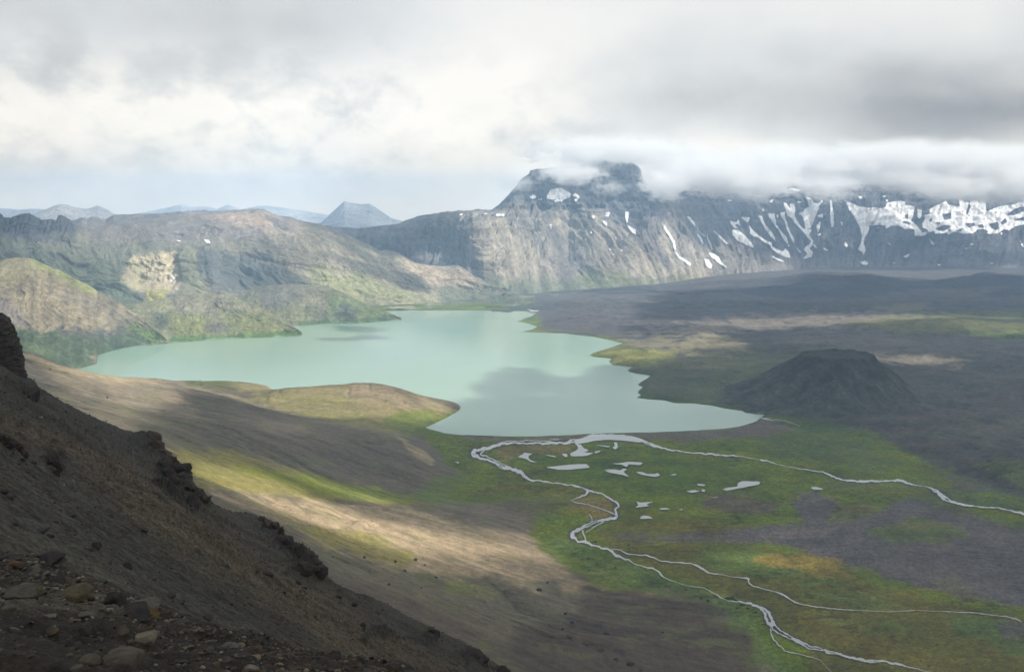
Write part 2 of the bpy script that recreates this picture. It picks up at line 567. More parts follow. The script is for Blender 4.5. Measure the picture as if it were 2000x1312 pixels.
LAVA_PX = [(1040, 575), (1060, 640), (1110, 652), (1165, 656), (1222, 671), (1156, 691), (1198, 700), (1196, 712), (1236, 716), (1240, 729), (1272, 733),
           (1246, 752), (1246, 778), (1320, 786), (1425, 798), (1500, 808), (1570, 830), (1700, 850), (1800, 900), (1960, 960), (2500, 1040), (2500, 560), (1500, 560)]

def smax(a, b, k):
    h = np.clip(0.5 + 0.5 * (a - b) / k, 0, 1)
    return b + (a - b) * h + k * h * (1 - h)

MEADOW_Z = 1.0
STREAM_LINES = [
 [(1262,862,8),(1215,856,10),(1180,851,10),(1130,861,8),(1060,865,5),(1010,864,3),(965,871,4.5),(942,877,7),(926,882,10),(924,888,8),(940,895,5),(974,908,6),(998,915,7),(1022,927,7),(1027,933,6),(1045,938,3.5)],
 [(1130,950,3.5),(1150,957,5),(1145,965,4)], [(1190,973,4),(1208,988,4.5),(1202,996,4),(1203,1004,6),(1205,1010,7),(1160,1019,6),(1140,1029,8),(1121,1039,9),(1117,1047,9),(1128,1056,6),(1165,1066,4)],
 [(1190,1073,5),(1226,1092,4)], [(1440,1174,3),(1470,1180,6),(1490,1188,9),(1498,1198,12),(1504,1212,13),(1514,1227,12),(1530,1238,9),(1580,1262,7),(1660,1283,5)],
 [(1625,930,3),(1685,940,3)], [(1820,953,4),(1832,962,9),(1842,970,9),(1855,978,5.5),(1905,988,3.5)]]
def make_ground():
    C = 1350
    aa = (np.linspace(-330, 2330, C) - 1000) / FPX
    # rows even in the picture where the ground is flat, denser far out
    vv = np.concatenate([np.arange(1700, 1312, -6.0), np.arange(1312, 700, -1.25), np.arange(700, 530, -0.55)])
    Yr = onplane(np.full(vv.shape, 1000.0), vv)[:, 1]
    R = len(Yr)
    X = aa[None, :] * Yr[:, None] * 1.04
    Y = np.repeat(Yr[:, None], C, 1)
    u, v = proj(X, Y, 0 * X)
    sd = -sdist(X, Y, LAKE)                       # positive on land
    lava = region_sd(u, v, LAVA_PX, 40)
    lav = sstep(0, 26, lava)
    z = np.where(sd > 0, MEADOW_Z * sstep(0, 14, sd), -4 * sstep(0, 14, -sd))
    z += 0.12 * fbm(X / 40, Y / 40, 3, 2) * sstep(0, 30, sd)
    hum = 9 + 11 * fbm(X / 330, Y / 330, 5, 12, 0.52) + 6.0 * ridged(X / 120, Y / 120, 4, 21, 0.55) + 2.0 * fbm(X / 25, Y / 25, 3, 33)
    z += np.maximum(hum, 0) * lav * sstep(15, 230, sd) * (sd > 0)
    # the plain climbs gently towards the far wall
    z += 26 * sstep(3300, 6000, Y) * sstep(1000, 1600, u)
    # lava bluffs beside the water
    bl = region_sd(u, v, [(1150, 690), (1240, 672), (1460, 676), (1430, 740), (1420, 790), (1240, 778), (1215, 725), (1190, 706)], 30)
    z += 7 * sstep(0, 28, sd) * sstep(-8, 18, bl)
    # low swells right of the cone
    for (cu, cv, ru, rv, h) in ((1980, 925, 70, 30, 14), (1900, 650, 170, 14, 30), (1760, 640, 120, 10, 14), (1900, 700, 300, 12, 12), (1700, 850, 60, 10, 5), (1880, 830, 130, 14, 9), (2050, 760, 130, 20, 14)):
        z += h * np.exp(-(((u - cu) / ru) ** 2 + ((v - cv) / rv) ** 2))
    zb = tps(X, Y)
    # fine relief of the scree: shallow rills running down from the rim
    ang = math.radians(-20)
    s1 = X * math.cos(ang) + Y * math.sin(ang); s2 = -X * math.sin(ang) + Y * math.cos(ang)
    wob = fbm(X / 260, Y / 260, 3, 44)
    rel = 1.7 * fbm(s2 / 26 + wob * 1.2, s1 / 200, 4, 51, 0.6) + 2.4 * fbm(X / 150, Y / 150, 4, 61) + 0.5 * fbm(X / 14, Y / 14, 3, 66)
    rel += 1.3 * ridged(s2 / 17 + wob * 0.9, s1 / 130, 3, 73)
    rel += -3.0 * np.maximum(ridged(s2 / 80 + wob * 1.6, s1 / 900, 2, 71) - 0.72, 0) * 6
    amp = sstep(2, 30, zb)
    far = (Y > 2750) | (u > 1700)
    zb = np.where(far, -40, zb + rel * amp)
    zz = smax(zb, z, 2.5)
    zz = np.where(zb < z - 3, z, zz)
    hill = (zb > z - 0.5)
    P = np.stack([X, Y, zz], -1)
    # ---------------- colours
    Pf = P.reshape(-1, 3)
    uu, v2 = proj(Pf[:, 0], Pf[:, 1], Pf[:, 2])
    valley = [
        # meadow greens
        ([(840,850),(1000,856),(1160,850),(1300,860),(1500,850),(1600,840),(1700,860),(1800,900),(1960,960),(2100,1000),(2100,1400),(1450,1400),(1480,1250),(1400,1180),(1200,1150),(1120,1090),(1040,1050),(1110,1030),(1120,990),(900,980),(880,960),(920,930)], MEADOW, 8),
        ([(1000,880),(1180,870),(1290,890),(1420,900),(1540,940),(1500,960),(1300,960),(1150,940),(1050,925)], (0.068,0.105,0.010), 14),
        ([(960,880),(1000,868),(1120,868),(1110,885),(1020,884),(990,900)], (0.15,0.115,0.045), 7, 0.8),
        ([(1130,960),(1200,975),(1200,1010),(1160,1012),(1110,985)], (0.17,0.125,0.045), 8, 0.8),
        ([(1000,935),(1100,945),(1145,970),(1100,990),(1000,960),(920,960)], (0.100,0.098,0.022), 12, 0.7),
        ([(1150,1045),(1210,1010),(1400,1010),(1500,1030),(1300,1060),(1180,1062)], (0.105,0.092,0.022), 12, 0.7),
        ([(1420,830),(1520,815),(1600,835),(1700,870),(1760,905),(1700,925),(1500,880)], (0.06,0.085,0.034), 12, 0.7),
        ([(1160,870),(1220,868),(1240,1080),(1165,1070)], MEADOW, 20, 0.0),
        # brown mud flat and dark gravels
        ([(1370,965),(1450,960),(1520,985),(1510,1005),(1440,1003),(1380,990)], (0.085,0.068,0.052), 10, 0.9),
        ([(1530,968),(1600,962),(1640,985),(1620,1020),(1700,1000),(1780,965),(1850,985),(1930,1020),(2150,1040),(2150,1160),(2000,1180),(1900,1170),(1700,1120),(1620,1095),(1500,1062),(1250,1062),(1200,1052),(1350,1045),(1480,1030),(1570,1020),(1550,990)], (0.088,0.080,0.078), 9),
        ([(1480,1050),(1520,1038),(1640,1030),(1600,1050)], (0.15,0.13,0.12), 5, 0.6),
        ([(1640,990),(1700,975),(1720,1000),(1650,1018),(1615,1018)], (0.085,0.095,0.035), 8, 0.9),
        ([(1690,1035),(1780,1012),(1880,1030),(1890,1055),(1740,1060)], (0.085,0.105,0.032), 8, 0.9),
        ([(1820,1140),(1870,1130),(1930,1165),(1880,1175)], (0.085,0.080,0.045), 10, 0.7),
        ([(1780,945),(1900,960),(2100,1000),(2100,1020),(1900,985),(1830,985)], (0.065,0.09,0.03), 10, 0.9),
        ([(1600,935),(1800,945),(1900,985),(1880,1010),(1780,960),(1640,960)], (0.080,0.090,0.035), 8, 0.7),
        # lower green tongue with yellow grass
        ([(1180,1060),(1350,1060),(1500,1065),(1620,1100),(1700,1135),(1850,1180),(2000,1200),(2150,1220),(2150,1420),(1650,1420),(1560,1260),(1480,1180),(1350,1140),(1230,1090)], (0.092, 0.088, 0.018), 10),
        ([(1340,1070),(1480,1070),(1620,1110),(1640,1140),(1520,1135),(1400,1110)], (0.068,0.105,0.022), 12, 0.9),
        ([(1480,1085),(1560,1082),(1640,1100),(1645,1122),(1590,1122),(1530,1105)], SUNLIT_OCHRE, 8, 0.75, 1.8),  # sunlit spot partly painted in as ochre over the yellow grass
        ([(1560,1150),(1700,1160),(1800,1190),(1700,1200),(1580,1180)], (0.085,0.105,0.026), 14, 0.8),
        ([(1860,1205),(1980,1210),(2080,1240),(2080,1300),(1950,1270),(1880,1240)], (0.060,0.095,0.026), 10, 0.9),
        ([(1945,1215),(2000,1210),(2030,1235),(1960,1245)], (0.085,0.078,0.070), 7, 0.9),
        ([(1540,1190),(1620,1215),(1900,1290),(1800,1320),(1620,1260)], (0.125,0.10,0.022), 14, 0.6),
        ([(1600,1200),(1750,1210),(1800,1240),(1650,1230)], (0.075,0.1,0.026), 12, 0.7),
        ([(1060,1040),(1110,1050),(1200,1085),(1300,1130),(1450,1175),(1490,1240),(1560,1330),(1500,1420),(1470,1330),(1480,1250),(1380,1190),(1240,1150),(1160,1140),(1130,1095),(1060,1062)], (0.085,0.125,0.030), 7),
        ([(1240,1130),(1330,1145),(1400,1165),(1380,1180),(1280,1150)], (0.055,0.085,0.026), 8, 0.7),
        # lake shore beach
        ([(866,845),(1000,853),(1180,848),(1350,842),(1440,835),(1490,818),(1560,835),(1500,850),(1340,865),(1250,852),(1180,849),(1000,862),(900,855)], (0.105,0.090,0.078), 4, 0.9),
        # lava country
        (LAVA_PX, LAVA, 10),
        ([(900,520),(2600,505),(2600,590),(900,590)], (0.085,0.078,0.076), 6),
        ([(1040,600),(1300,596),(1500,600),(1600,612),(1300,640),(1200,650),(1060,648)], (0.075,0.066,0.066), 8, 0.9),
        ([(1230,655),(1330,632),(1450,618),(1600,612),(1800,610),(1850,630),(1640,640),(1500,640),(1380,655)], (0.165,0.138,0.112), 6, 0.85, 2.2),  # sun strip across the plain painted as lighter ground
        ([(1640,632),(1800,612),(2000,604),(2200,600),(2200,650),(1900,652),(1750,650)], (0.115,0.125,0.045), 9, 0.85),
        ([(1900,655),(2000,636),(2200,630),(2200,660),(1960,668)], (0.10,0.14,0.04), 6, 0.8),
        ([(1700,600),(1790,590),(1830,600),(1760,612)], (0.13,0.12,0.075), 4, 0.8),
        ([(1200,668),(1300,660),(1400,650),(1460,668),(1450,690),(1300,690)], (0.175,0.155,0.095), 7, 0.8, 1.8),  # another sunlit stretch put into the ground colour
        ([(1152,693),(1200,676),(1290,684),(1330,690),(1310,708),(1280,716),(1196,712),(1190,700)], (0.14,0.15,0.04), 6, 0.95),
        ([(1280,700),(1340,690),(1460,680),(1500,690),(1480,715),(1350,725),(1290,716)], (0.085,0.088,0.045), 8, 0.8),
        ([(1222,724),(1290,716),(1400,730),(1520,700),(1500,740),(1400,790),(1244,778)], (0.060,0.074,0.042), 9, 0.9),
        ([(1430,700),(1560,690),(1540,720),(1450,740)], (0.070,0.088,0.045), 9, 0.8),
        ([(1244,782),(1250,768),(1330,776),(1420,790),(1500,808),(1560,825),(1500,815)], (0.050,0.078,0.026), 5, 0.9),
        ([(1500,812),(1600,815),(1640,830),(1700,850),(1620,850),(1560,832)], (0.055,0.083,0.028), 7, 0.9),
        ([(1650,690),(1780,694),(1900,702),(1880,716),(1740,708),(1640,704)], (0.175,0.15,0.11), 5, 0.7, 2.2),  # painted sun strip beyond the cone
        ([(1600,640),(1900,660),(2200,680),(2200,700),(1700,690),(1480,665)], (0.110,0.098,0.090), 8, 0.6),
        ([(1900,905),(1960,900),(2000,900),(2100,930),(2100,970),(1990,950)], (0.075,0.095,0.032), 8, 0.8),
        ([(1840,925),(1900,930),(2000,960),(2000,980),(1880,960)], (0.060,0.060,0.068), 8, 0.7),
    ]
    SUNLIT_TAN = (0.255, 0.200, 0.128)
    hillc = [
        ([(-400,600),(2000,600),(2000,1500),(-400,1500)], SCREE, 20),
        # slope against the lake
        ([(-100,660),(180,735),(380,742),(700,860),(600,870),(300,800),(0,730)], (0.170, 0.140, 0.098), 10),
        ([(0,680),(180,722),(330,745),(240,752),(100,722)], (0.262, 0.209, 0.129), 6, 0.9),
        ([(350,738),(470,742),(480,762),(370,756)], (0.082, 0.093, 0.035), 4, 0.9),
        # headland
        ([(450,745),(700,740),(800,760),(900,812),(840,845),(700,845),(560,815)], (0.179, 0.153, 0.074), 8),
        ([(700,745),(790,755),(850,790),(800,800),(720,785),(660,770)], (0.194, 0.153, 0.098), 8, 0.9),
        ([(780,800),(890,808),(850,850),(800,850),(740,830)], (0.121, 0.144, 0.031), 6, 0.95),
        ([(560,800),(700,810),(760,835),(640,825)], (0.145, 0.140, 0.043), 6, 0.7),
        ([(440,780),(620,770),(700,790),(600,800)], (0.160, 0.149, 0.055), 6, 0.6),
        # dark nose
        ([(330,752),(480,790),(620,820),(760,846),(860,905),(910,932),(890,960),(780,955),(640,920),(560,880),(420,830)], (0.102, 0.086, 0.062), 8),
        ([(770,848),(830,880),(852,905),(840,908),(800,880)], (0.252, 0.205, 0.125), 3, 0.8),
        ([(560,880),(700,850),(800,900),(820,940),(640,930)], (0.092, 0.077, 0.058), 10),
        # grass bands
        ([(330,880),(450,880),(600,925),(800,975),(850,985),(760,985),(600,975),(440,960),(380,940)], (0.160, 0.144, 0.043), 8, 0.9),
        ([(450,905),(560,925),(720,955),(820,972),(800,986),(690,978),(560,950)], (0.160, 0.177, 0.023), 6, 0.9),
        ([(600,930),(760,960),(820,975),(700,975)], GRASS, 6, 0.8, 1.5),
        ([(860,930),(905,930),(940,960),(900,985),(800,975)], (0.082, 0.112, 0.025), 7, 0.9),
        # tan heart of the slope, sunlit patch painted in as paler tan
        ([(420,960),(600,980),(760,990),(900,1020),(1050,1050),(1110,1100),(1130,1130),(1050,1140),(900,1130),(760,1110),(640,1060),(560,1020)], SUNLIT_TAN, 14),
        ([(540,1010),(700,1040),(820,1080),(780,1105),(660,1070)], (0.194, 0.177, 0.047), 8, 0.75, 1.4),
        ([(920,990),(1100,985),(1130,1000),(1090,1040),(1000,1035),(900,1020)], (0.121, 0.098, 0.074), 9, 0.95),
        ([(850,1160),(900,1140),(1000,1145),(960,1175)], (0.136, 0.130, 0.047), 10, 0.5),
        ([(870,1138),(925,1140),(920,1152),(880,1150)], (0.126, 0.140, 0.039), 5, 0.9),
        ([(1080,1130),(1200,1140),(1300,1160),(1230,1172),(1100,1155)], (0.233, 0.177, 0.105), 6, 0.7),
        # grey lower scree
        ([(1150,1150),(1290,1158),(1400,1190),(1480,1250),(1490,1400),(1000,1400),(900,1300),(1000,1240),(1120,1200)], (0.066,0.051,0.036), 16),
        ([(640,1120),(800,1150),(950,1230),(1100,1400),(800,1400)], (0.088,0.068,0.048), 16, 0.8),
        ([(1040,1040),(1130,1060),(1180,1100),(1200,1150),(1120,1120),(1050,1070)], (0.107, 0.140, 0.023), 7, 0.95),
    ]
    cv, wa, wb = paint(Pf, MEADOW, valley, 55.0, 1.0, 3)
    # mottling of the meadow: yellow and dark tussocks, wet hollows
    mt = fbm(Pf[:, 0] / 90, Pf[:, 1] / 60, 5, 81, 0.6)
    mt2 = fbm(Pf[:, 0] / 14, Pf[:, 1] / 10, 4, 91, 0.65)
    grn = (cv[:, 1] > cv[:, 0] * 0.98)
    cv *= (1 + np.where(grn, 0.30, 0.22) * mt + 0.22 * mt2)[:, None]
    cv[:, 0] *= 1 + np.where(grn, 0.20, 0.04) * sstep(-0.1, 0.6, fbm(Pf[:, 0] / 120 + 9, Pf[:, 1] / 50, 5, 95, 0.6))
    for poly in STREAM_LINES:
        q = np.array(poly, float)
        for (ax, ay, aw), (bx, by, bw) in zip(q[:-1], q[1:]):
            m = np.where((uu > min(ax, bx) - 16) & (uu < max(ax, bx) + 16) & (v2 > min(ay, by) - 9) & (v2 < max(ay, by) + 9))[0]
            if not len(m): continue
            ex, ey = bx - ax, by - ay
            t = np.clip(((uu[m] - ax) * ex + (v2[m] - ay) * ey) / (ex * ex + ey * ey + 1e-9), 0, 1)
            dd = np.hypot((uu[m] - ax - ex * t) * 0.8, (v2[m] - ay - ey * t) * 1.3)
            w = sstep(1.2, -1.2, dd - (aw + (bw - aw) * t) * 0.75 - 1.2 - 2.2 * mt2[m]) * 0.8
            cv[m] = cv[m] * (1 - w[:, None]) + np.array((0.066, 0.062, 0.056)) * w[:, None]
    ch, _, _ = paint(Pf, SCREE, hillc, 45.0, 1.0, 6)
    xs, ys = s1.ravel(), s2.ravel()
    wobf = wob.ravel()
    st = fbm(ys / 11 + wobf * 1.6, xs / 160, 5, 101, 0.66)
    st2 = fbm(ys / 60 + wobf * 1.2, xs / 400, 4, 111, 0.6)
    cl1 = sstep(0.15, 0.45, fbm(Pf[:, 0] / 20, Pf[:, 1] / 13, 4, 141, 0.7)) * sstep(-0.3, 0.5, fbm(Pf[:, 0] / 160, Pf[:, 1] / 110, 3, 142))
    cl2 = sstep(0.25, 0.5, fbm(Pf[:, 0] / 34, Pf[:, 1] / 16, 4, 143, 0.7))
    cv *= (1 - np.where(grn, 0.42, 0.25) * cl1)[:, None]
    cv = cv * (1 - (0.20 * cl2)[:, None] * np.where(grn, 1, 0.6)[:, None]) + np.array((0.110, 0.100, 0.024)) * (0.20 * cl2 * np.where(grn, 1, 0.6))[:, None]
    ch *= (1 + 0.22 * st + 0.20 * st2 + 0.22 * mt2)[:, None]
    # rare tufts of green in the scree
    tuft = sstep(0.35, 0.8, fbm(Pf[:, 0] / 70, Pf[:, 1] / 40, 5, 121, 0.65)) * 0.45
    ch = ch * (1 - tuft[:, None]) + np.array((0.12, 0.13, 0.045)) * tuft[:, None]
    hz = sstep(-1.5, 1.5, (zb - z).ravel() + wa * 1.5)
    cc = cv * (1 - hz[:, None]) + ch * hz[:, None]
    # wet dark rim at the water line
    sdf = sd.ravel()
    rim = sstep(9, 1, sdf) * (hz < 0.5)
    cc *= (1 - 0.35 * rim)[:, None]
    cc = np.clip(cc, 0.012, 0.6)
    F = grid_faces(R, C)
    hv = hill.ravel()
    nose = region_sd(u.ravel(), v.ravel(), [(0, 0), (1, 0), (1, 1)], 1) * 0
    inhead = sdist(Pf[:, 0], Pf[:, 1], onplane([430, 560, 740, 900, 905, 850, 780, 640, 540, 470], [740, 735, 730, 790, 815, 850, 848, 828, 806, 785])[:, :2]) > 0
    fh = hv[F].sum(1) >= 2
    fhead = fh & (inhead[F].sum(1) >= 2)
    under = (Pf[:, 2][F].max(1) < -3.9)
    mt_v = terrain_mat('valley_soil', 6.0, 0.55, 0.7, 1.5)
    mt_h = terrain_mat('scree', 4.0, 0.36, 0.7, 1.2, streak=(9.0, (0.12, 1.0, 0.3), (0, 0, math.radians(20)), 0.25))
    for nm, sel, mat, lab, cat in (
        ('valley_floor', ~fh & ~under, mt_v, 'flat valley of green marsh, dark lava gravel and hummocks round the lake', 'valley'),
        ('scree_hillside', fh & ~fhead, mt_h, 'long brown and tan scree hillside sinking right to the green marsh', 'hillside'),
        ('headland', fhead, mt_h, 'low rounded headland of tan earth and grass poking into the lake', 'headland')):
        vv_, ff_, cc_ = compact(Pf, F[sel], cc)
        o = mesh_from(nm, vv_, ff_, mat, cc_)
        tag(o, lab, cat, 'structure')
make_ground()

# a plain out to the horizon, beyond the crater rim
far = mesh_from('terrain', [(-16900, -300, -12), (16900, -300, -12), (16900, 12400, -12), (-16900, 12400, -12)], [(0, 1, 2, 3)],
                terrain_mat('far_plain', 900.0, 0.3, 0.2, 5.0), np.tile((0.10, 0.10, 0.085), (4, 1)), smooth=False)
tag(far, 'flat land stretching away beyond the crater rim', 'plain', 'structure')

# ------------------------------------------------------------------ mountains
def S6(p): return [(1300 + x / 5.706, 340 + y / 5.706) for x, y in p]
def S7(p): return [(1650 + x / 5.706, 340 + y / 5.706) for x, y in p]
def S9(p): return [(900 + x / 4.1, 280 + y / 4.1) for x, y in p]
SNOW_E = [S6(p) for p in [
 [(230,475),(270,490),(310,540),(335,600),(300,560),(250,500)],
 [(310,635),(360,680),(400,730),(430,795),(400,780),(370,710)],
 [(380,640),(440,700),(435,708),(385,655)],
 [(465,670),(475,730),(505,780),(525,845),(512,850),(480,770),(460,722)],
 [(480,885),(540,895),(590,935),(620,985),(680,1050),(610,1010),(560,970),(500,925)],
 [(0,595),(30,655),(85,740),(108,800),(105,870),(150,920),(220,960),(295,1020),(250,1012),(145,945),(100,880),(88,790),(35,700),(0,645)],
 [(430,950),(470,955),(515,1020),(510,1060),(480,1060),(445,1010)],
 [(515,620),(560,655),(690,775),(680,788),(600,715)],
 [(745,630),(800,635),(880,690),(950,770),(995,840),(900,795),(800,745),(750,690)],
 [(720,530),(790,548),(808,510),(830,590),(800,562),(765,562),(812,620),(770,605),(725,560)],
 [(840,490),(940,490),(915,548),(885,530)],
 [(910,555),(970,635),(1020,675),(1100,740),(1180,775),(1182,808),(1100,765),(1020,705),(950,655)],
 [(940,655),(1010,695),(1005,712),(950,685)],
 [(1030,470),(1070,480),(1100,560),(1180,650),(1217,720),(1220,755),(1180,710),(1110,620),(1060,525)],
 [(1130,440),(1210,450),(1230,570),(1290,650),(1350,720),(1360,785),(1320,745),(1250,625),(1190,545)],
 [(1278,430),(1330,430),(1322,470),(1352,560),(1382,650),(1430,730),(1427,775),(1390,705),(1348,620),(1328,530),(1290,485)],
 [(1310,318),(1340,328),(1380,385),(1390,328),(1425,340),(1442,400),(1432,470),(1475,550),(1545,630),(1610,705),(1560,678),(1450,565),(1400,492),(1358,472),(1338,400)],
 [(1560,258),(1620,280),(1640,328),(1700,338),(1762,278),(1705,370),(1692,420),(1655,500),(1612,605),(1560,605),(1528,480),(1488,452),(1500,430),(1540,428),(1550,390),(1608,378),(1580,310)],
 [(1550,605),(1625,635),(1592,680),(1615,720),(1645,750),(1625,812),(1595,832),(1642,880),(1622,932),(1540,947),(1578,890),(1533,850),(1560,818),(1600,798),(1618,755),(1578,705),(1545,655)],
 [(1170,808),(1290,868),(1318,868),(1330,833),(1372,880),(1387,942),(1330,924),(1260,896),(1190,848)],
 [(1170,918),(1310,972),(1316,988),(1240,962)],
 [(1828,290),(1846,300),(1872,480),(1872,560),(1852,608),(1838,560),(1833,420)],
 [(1713,528),(1727,545),(1712,620),(1692,662),(1678,600)],
 [(1688,680),(1727,668),(1715,697)],
 [(1350,178),(1420,163),(1500,188),(1480,203),(1400,183)],
 [(1080,288),(1130,300),(1205,288),(1182,327),(1128,302)],
 [(1348,800),(1387,793),(1370,822)], [(1448,818),(1507,875),(1495,884)], [(1648,788),(1697,837),(1658,822)], [(1758,830),(1805,852),(1800,866),(1775,852)],
 [(1015,288),(1062,290),(1042,302)], [(1440,300),(1512,318),(1482,330)], [(1690,470),(1740,455),(1752,430),(1746,495),(1700,485)],
 [(675,295),(720,290),(735,302),(700,308)], [(1070,390),(1085,395),(1100,425),(1080,420)], [(1235,460),(1255,470),(1243,520)], [(1950,540),(1970,550),(1972,590),(1958,580)],
]] + [S7(p) for p in [
 [(0,298),(60,328),(160,368),(260,383),(440,388),(470,328),(600,308),(675,318),(662,350),(775,368),(752,490),(732,522),(772,560),(805,590),(862,662),(915,655),(882,692),(778,697),(768,620),(690,612),(680,622),(600,582),(520,582),(460,612),(448,580),(400,572),(290,577),(265,572),(262,640),(222,700),(203,780),(232,850),(207,905),(190,872),(148,842),(180,780),(190,700),(168,600),(108,490),(48,400)],
 [(808,398),(852,408),(852,470),(830,502),(808,480)],
 [(940,400),(1000,368),(1090,328),(1120,308),(1150,348),(1230,368),(1282,375),(1268,288),(1300,288),(1340,328),(1370,318),(1385,350),(1410,285),(1572,285),(1562,370),(1580,428),(1640,400),(1720,368),(1850,348),(1985,318),(2030,330),(2030,370),(1990,370),(1900,383),(1820,440),(1800,472),(1900,462),(1990,420),(2040,440),(2040,470),(1880,510),(1890,527),(2040,528),(2040,565),(1900,582),(1830,632),(1760,622),(1700,667),(1578,672),(1600,642),(1540,612),(1480,622),(1420,667),(1320,672),(1260,652),(1200,652),(1150,682),(1128,662),(1000,672),(998,640),(928,652),(918,620),(868,602),(858,560),(888,520),(888,460),(950,458)],
 [(158,985),(220,973),(257,995),(242,1017),(200,1014)], [(940,728),(990,780),(987,800),(963,780)], [(473,768),(500,783),(522,817)], [(653,925),(712,893),(717,917),(670,937)],
 [(515,1000),(570,988),(550,1003)], [(1943,728),(2000,830),(1958,792)], [(1930,1110),(2010,1085),(2000,1102),(1950,1117)], [(1728,658),(1752,663),(1740,692)],
 [(1338,823),(1362,828),(1350,842)], [(0,758),(32,800),(22,832),(-6,800)], [(148,258),(192,253),(182,292)], [(58,280),(92,285),(75,297)], [(418,253),(452,248),(440,268)], [(453,288),(487,295),(465,317)],
 [(1030,1015),(1068,1012),(1045,1028)], [(1610,995),(1655,998),(1630,1010)], [(1395,780),(1440,778),(1405,798)], [(785,225),(805,225),(800,250)], [(350,600),(385,598),(365,614)],
]] + [S9(p) for p in [
 [(178,566),(216,568),(200,578)], [(248,564),(290,572),(357,570),(345,588),(290,585)],
 [(688,430),(720,378),(800,363),(850,388),(882,410),(870,440),(830,452),(810,470),(760,474),(745,462),(780,455),(735,455),(690,448)],
 [(553,430),(580,418),(612,440),(640,438),(682,430),(640,462),(600,450),(560,446)],
 [(888,425),(920,403),(965,452),(940,442),(920,428)], [(908,455),(930,455),(920,470)],
 [(1160,558),(1192,558),(1182,594),(1158,590)], [(1046,588),(1072,588),(1062,620)], [(1128,618),(1172,640),(1167,674)], [(1318,638),(1352,670),(1397,700),(1407,738),(1368,717)],
 [(713,658),(727,658),(722,694)], [(1233,750),(1252,770),(1240,778)], [(1318,553),(1347,558),(1332,640),(1316,600)],
 [(1593,608),(1650,697),(1712,788),(1718,868),(1760,918),(1845,972),(1835,988),(1718,892),(1698,802),(1636,702)], [(1798,578),(1845,608),(1845,640)],
 [(1185,845),(1212,860),(1195,865)], [(1033,700),(1052,722),(1040,725)], [(1280,858),(1292,862),(1288,872)], [(0,570),(18,572),(5,582),(-12,584)],
]]
SNOW_E_HOLES = [S7(p) for p in [
 [(1010,540),(1060,545),(1060,560),(1020,572)], [(1005,612),(1100,570),(1185,588),(1100,642),(1030,637)], [(1475,575),(1530,568),(1548,602),(1498,607)],
 [(1600,560),(1700,543),(1722,612),(1680,637),(1608,590)], [(1810,460),(1870,400),(1950,383),(1985,420),(1900,462)], [(640,530),(700,538),(752,570),(700,567),(645,552)],
 [(1378,330),(1402,360),(1360,462),(1345,440)], [(1240,640),(1300,612),(1290,652)], [(1080,450),(1180,440),(1180,500),(1110,520)], [(1330,560),(1440,545),(1450,580),(1380,608)],
 [(930,520),(960,490),(975,520),(945,545)], [(1730,545),(1790,500),(1800,540),(1750,575)], [(1140,632),(1180,628),(1160,650)], [(660,460),(700,450),(705,510),(665,500)],
]]
SNOW_D = [[(332,541),(338,540),(342,544),(337,551),(333,552)], [(399,469),(408,470),(411,476),(404,475)], [(344,470),(354,471),(350,473)]]

def clip_level(verts, tris, f):
    """part of a triangle mesh where the per-vertex value f > 0"""
    ft = f[tris]
    pos = ft > 0
    n = pos.sum(1)
    out_v = [verts]; base = len(verts); out_t = [tris[n == 3]]
    for cnt in (1, 2):
        T = tris[n == cnt]; Pm = pos[n == cnt]
        if not len(T): continue
        odd = np.argmax(Pm if cnt == 1 else ~Pm, axis=1)
        i = np.arange(len(T))
        a = T[i, odd]; b = T[i, (odd + 1) % 3]; c = T[i, (odd + 2) % 3]
        def cut(p, q):
            t = (f[p] / (f[p] - f[q] + 1e-12))[:, None]
            return verts[p] + (verts[q] - verts[p]) * np.clip(t, 0, 1)
        ab, ac = cut(a, b), cut(a, c)
        iab = base + np.arange(len(T)); iac = iab + len(T)
        out_v += [ab, ac]; base += 2 * len(T)
        if cnt == 1:
            out_t.append(np.stack([a, iab, iac], 1))
        else:
            out_t.append(np.stack([iab, b, c], 1)); out_t.append(np.stack([iab, c, iac], 1))
    V = np.concatenate(out_v); T = np.concatenate(out_t)
    V, T, _ = compact(V, T)
    return V, T

def snow_material():
    m = bpy.data.materials.new('old_snow')
    m.use_nodes = True
    nt = m.node_tree
    b = nt.nodes['Principled BSDF']
    g = nt.nodes.new('ShaderNodeNewGeometry')
    n1 = noise(nt, mapping(nt, g.outputs['Position'], (1, 1, 0.12)), 1 / 26.0, 5, 0.6)
    c = mixc(nt, ramp(nt, n1, [(0.35, 0.0), (0.72, 1.0)]), (0.82, 0.83, 0.85), (0.50, 0.47, 0.44))
    nt.links.new(c, b.inputs['Base Color'])
    b.inputs['Roughness'].default_value = 0.8
    b.inputs['Specular IOR Level'].default_value = 0.1
    return m
SNOW_MAT = snow_material()

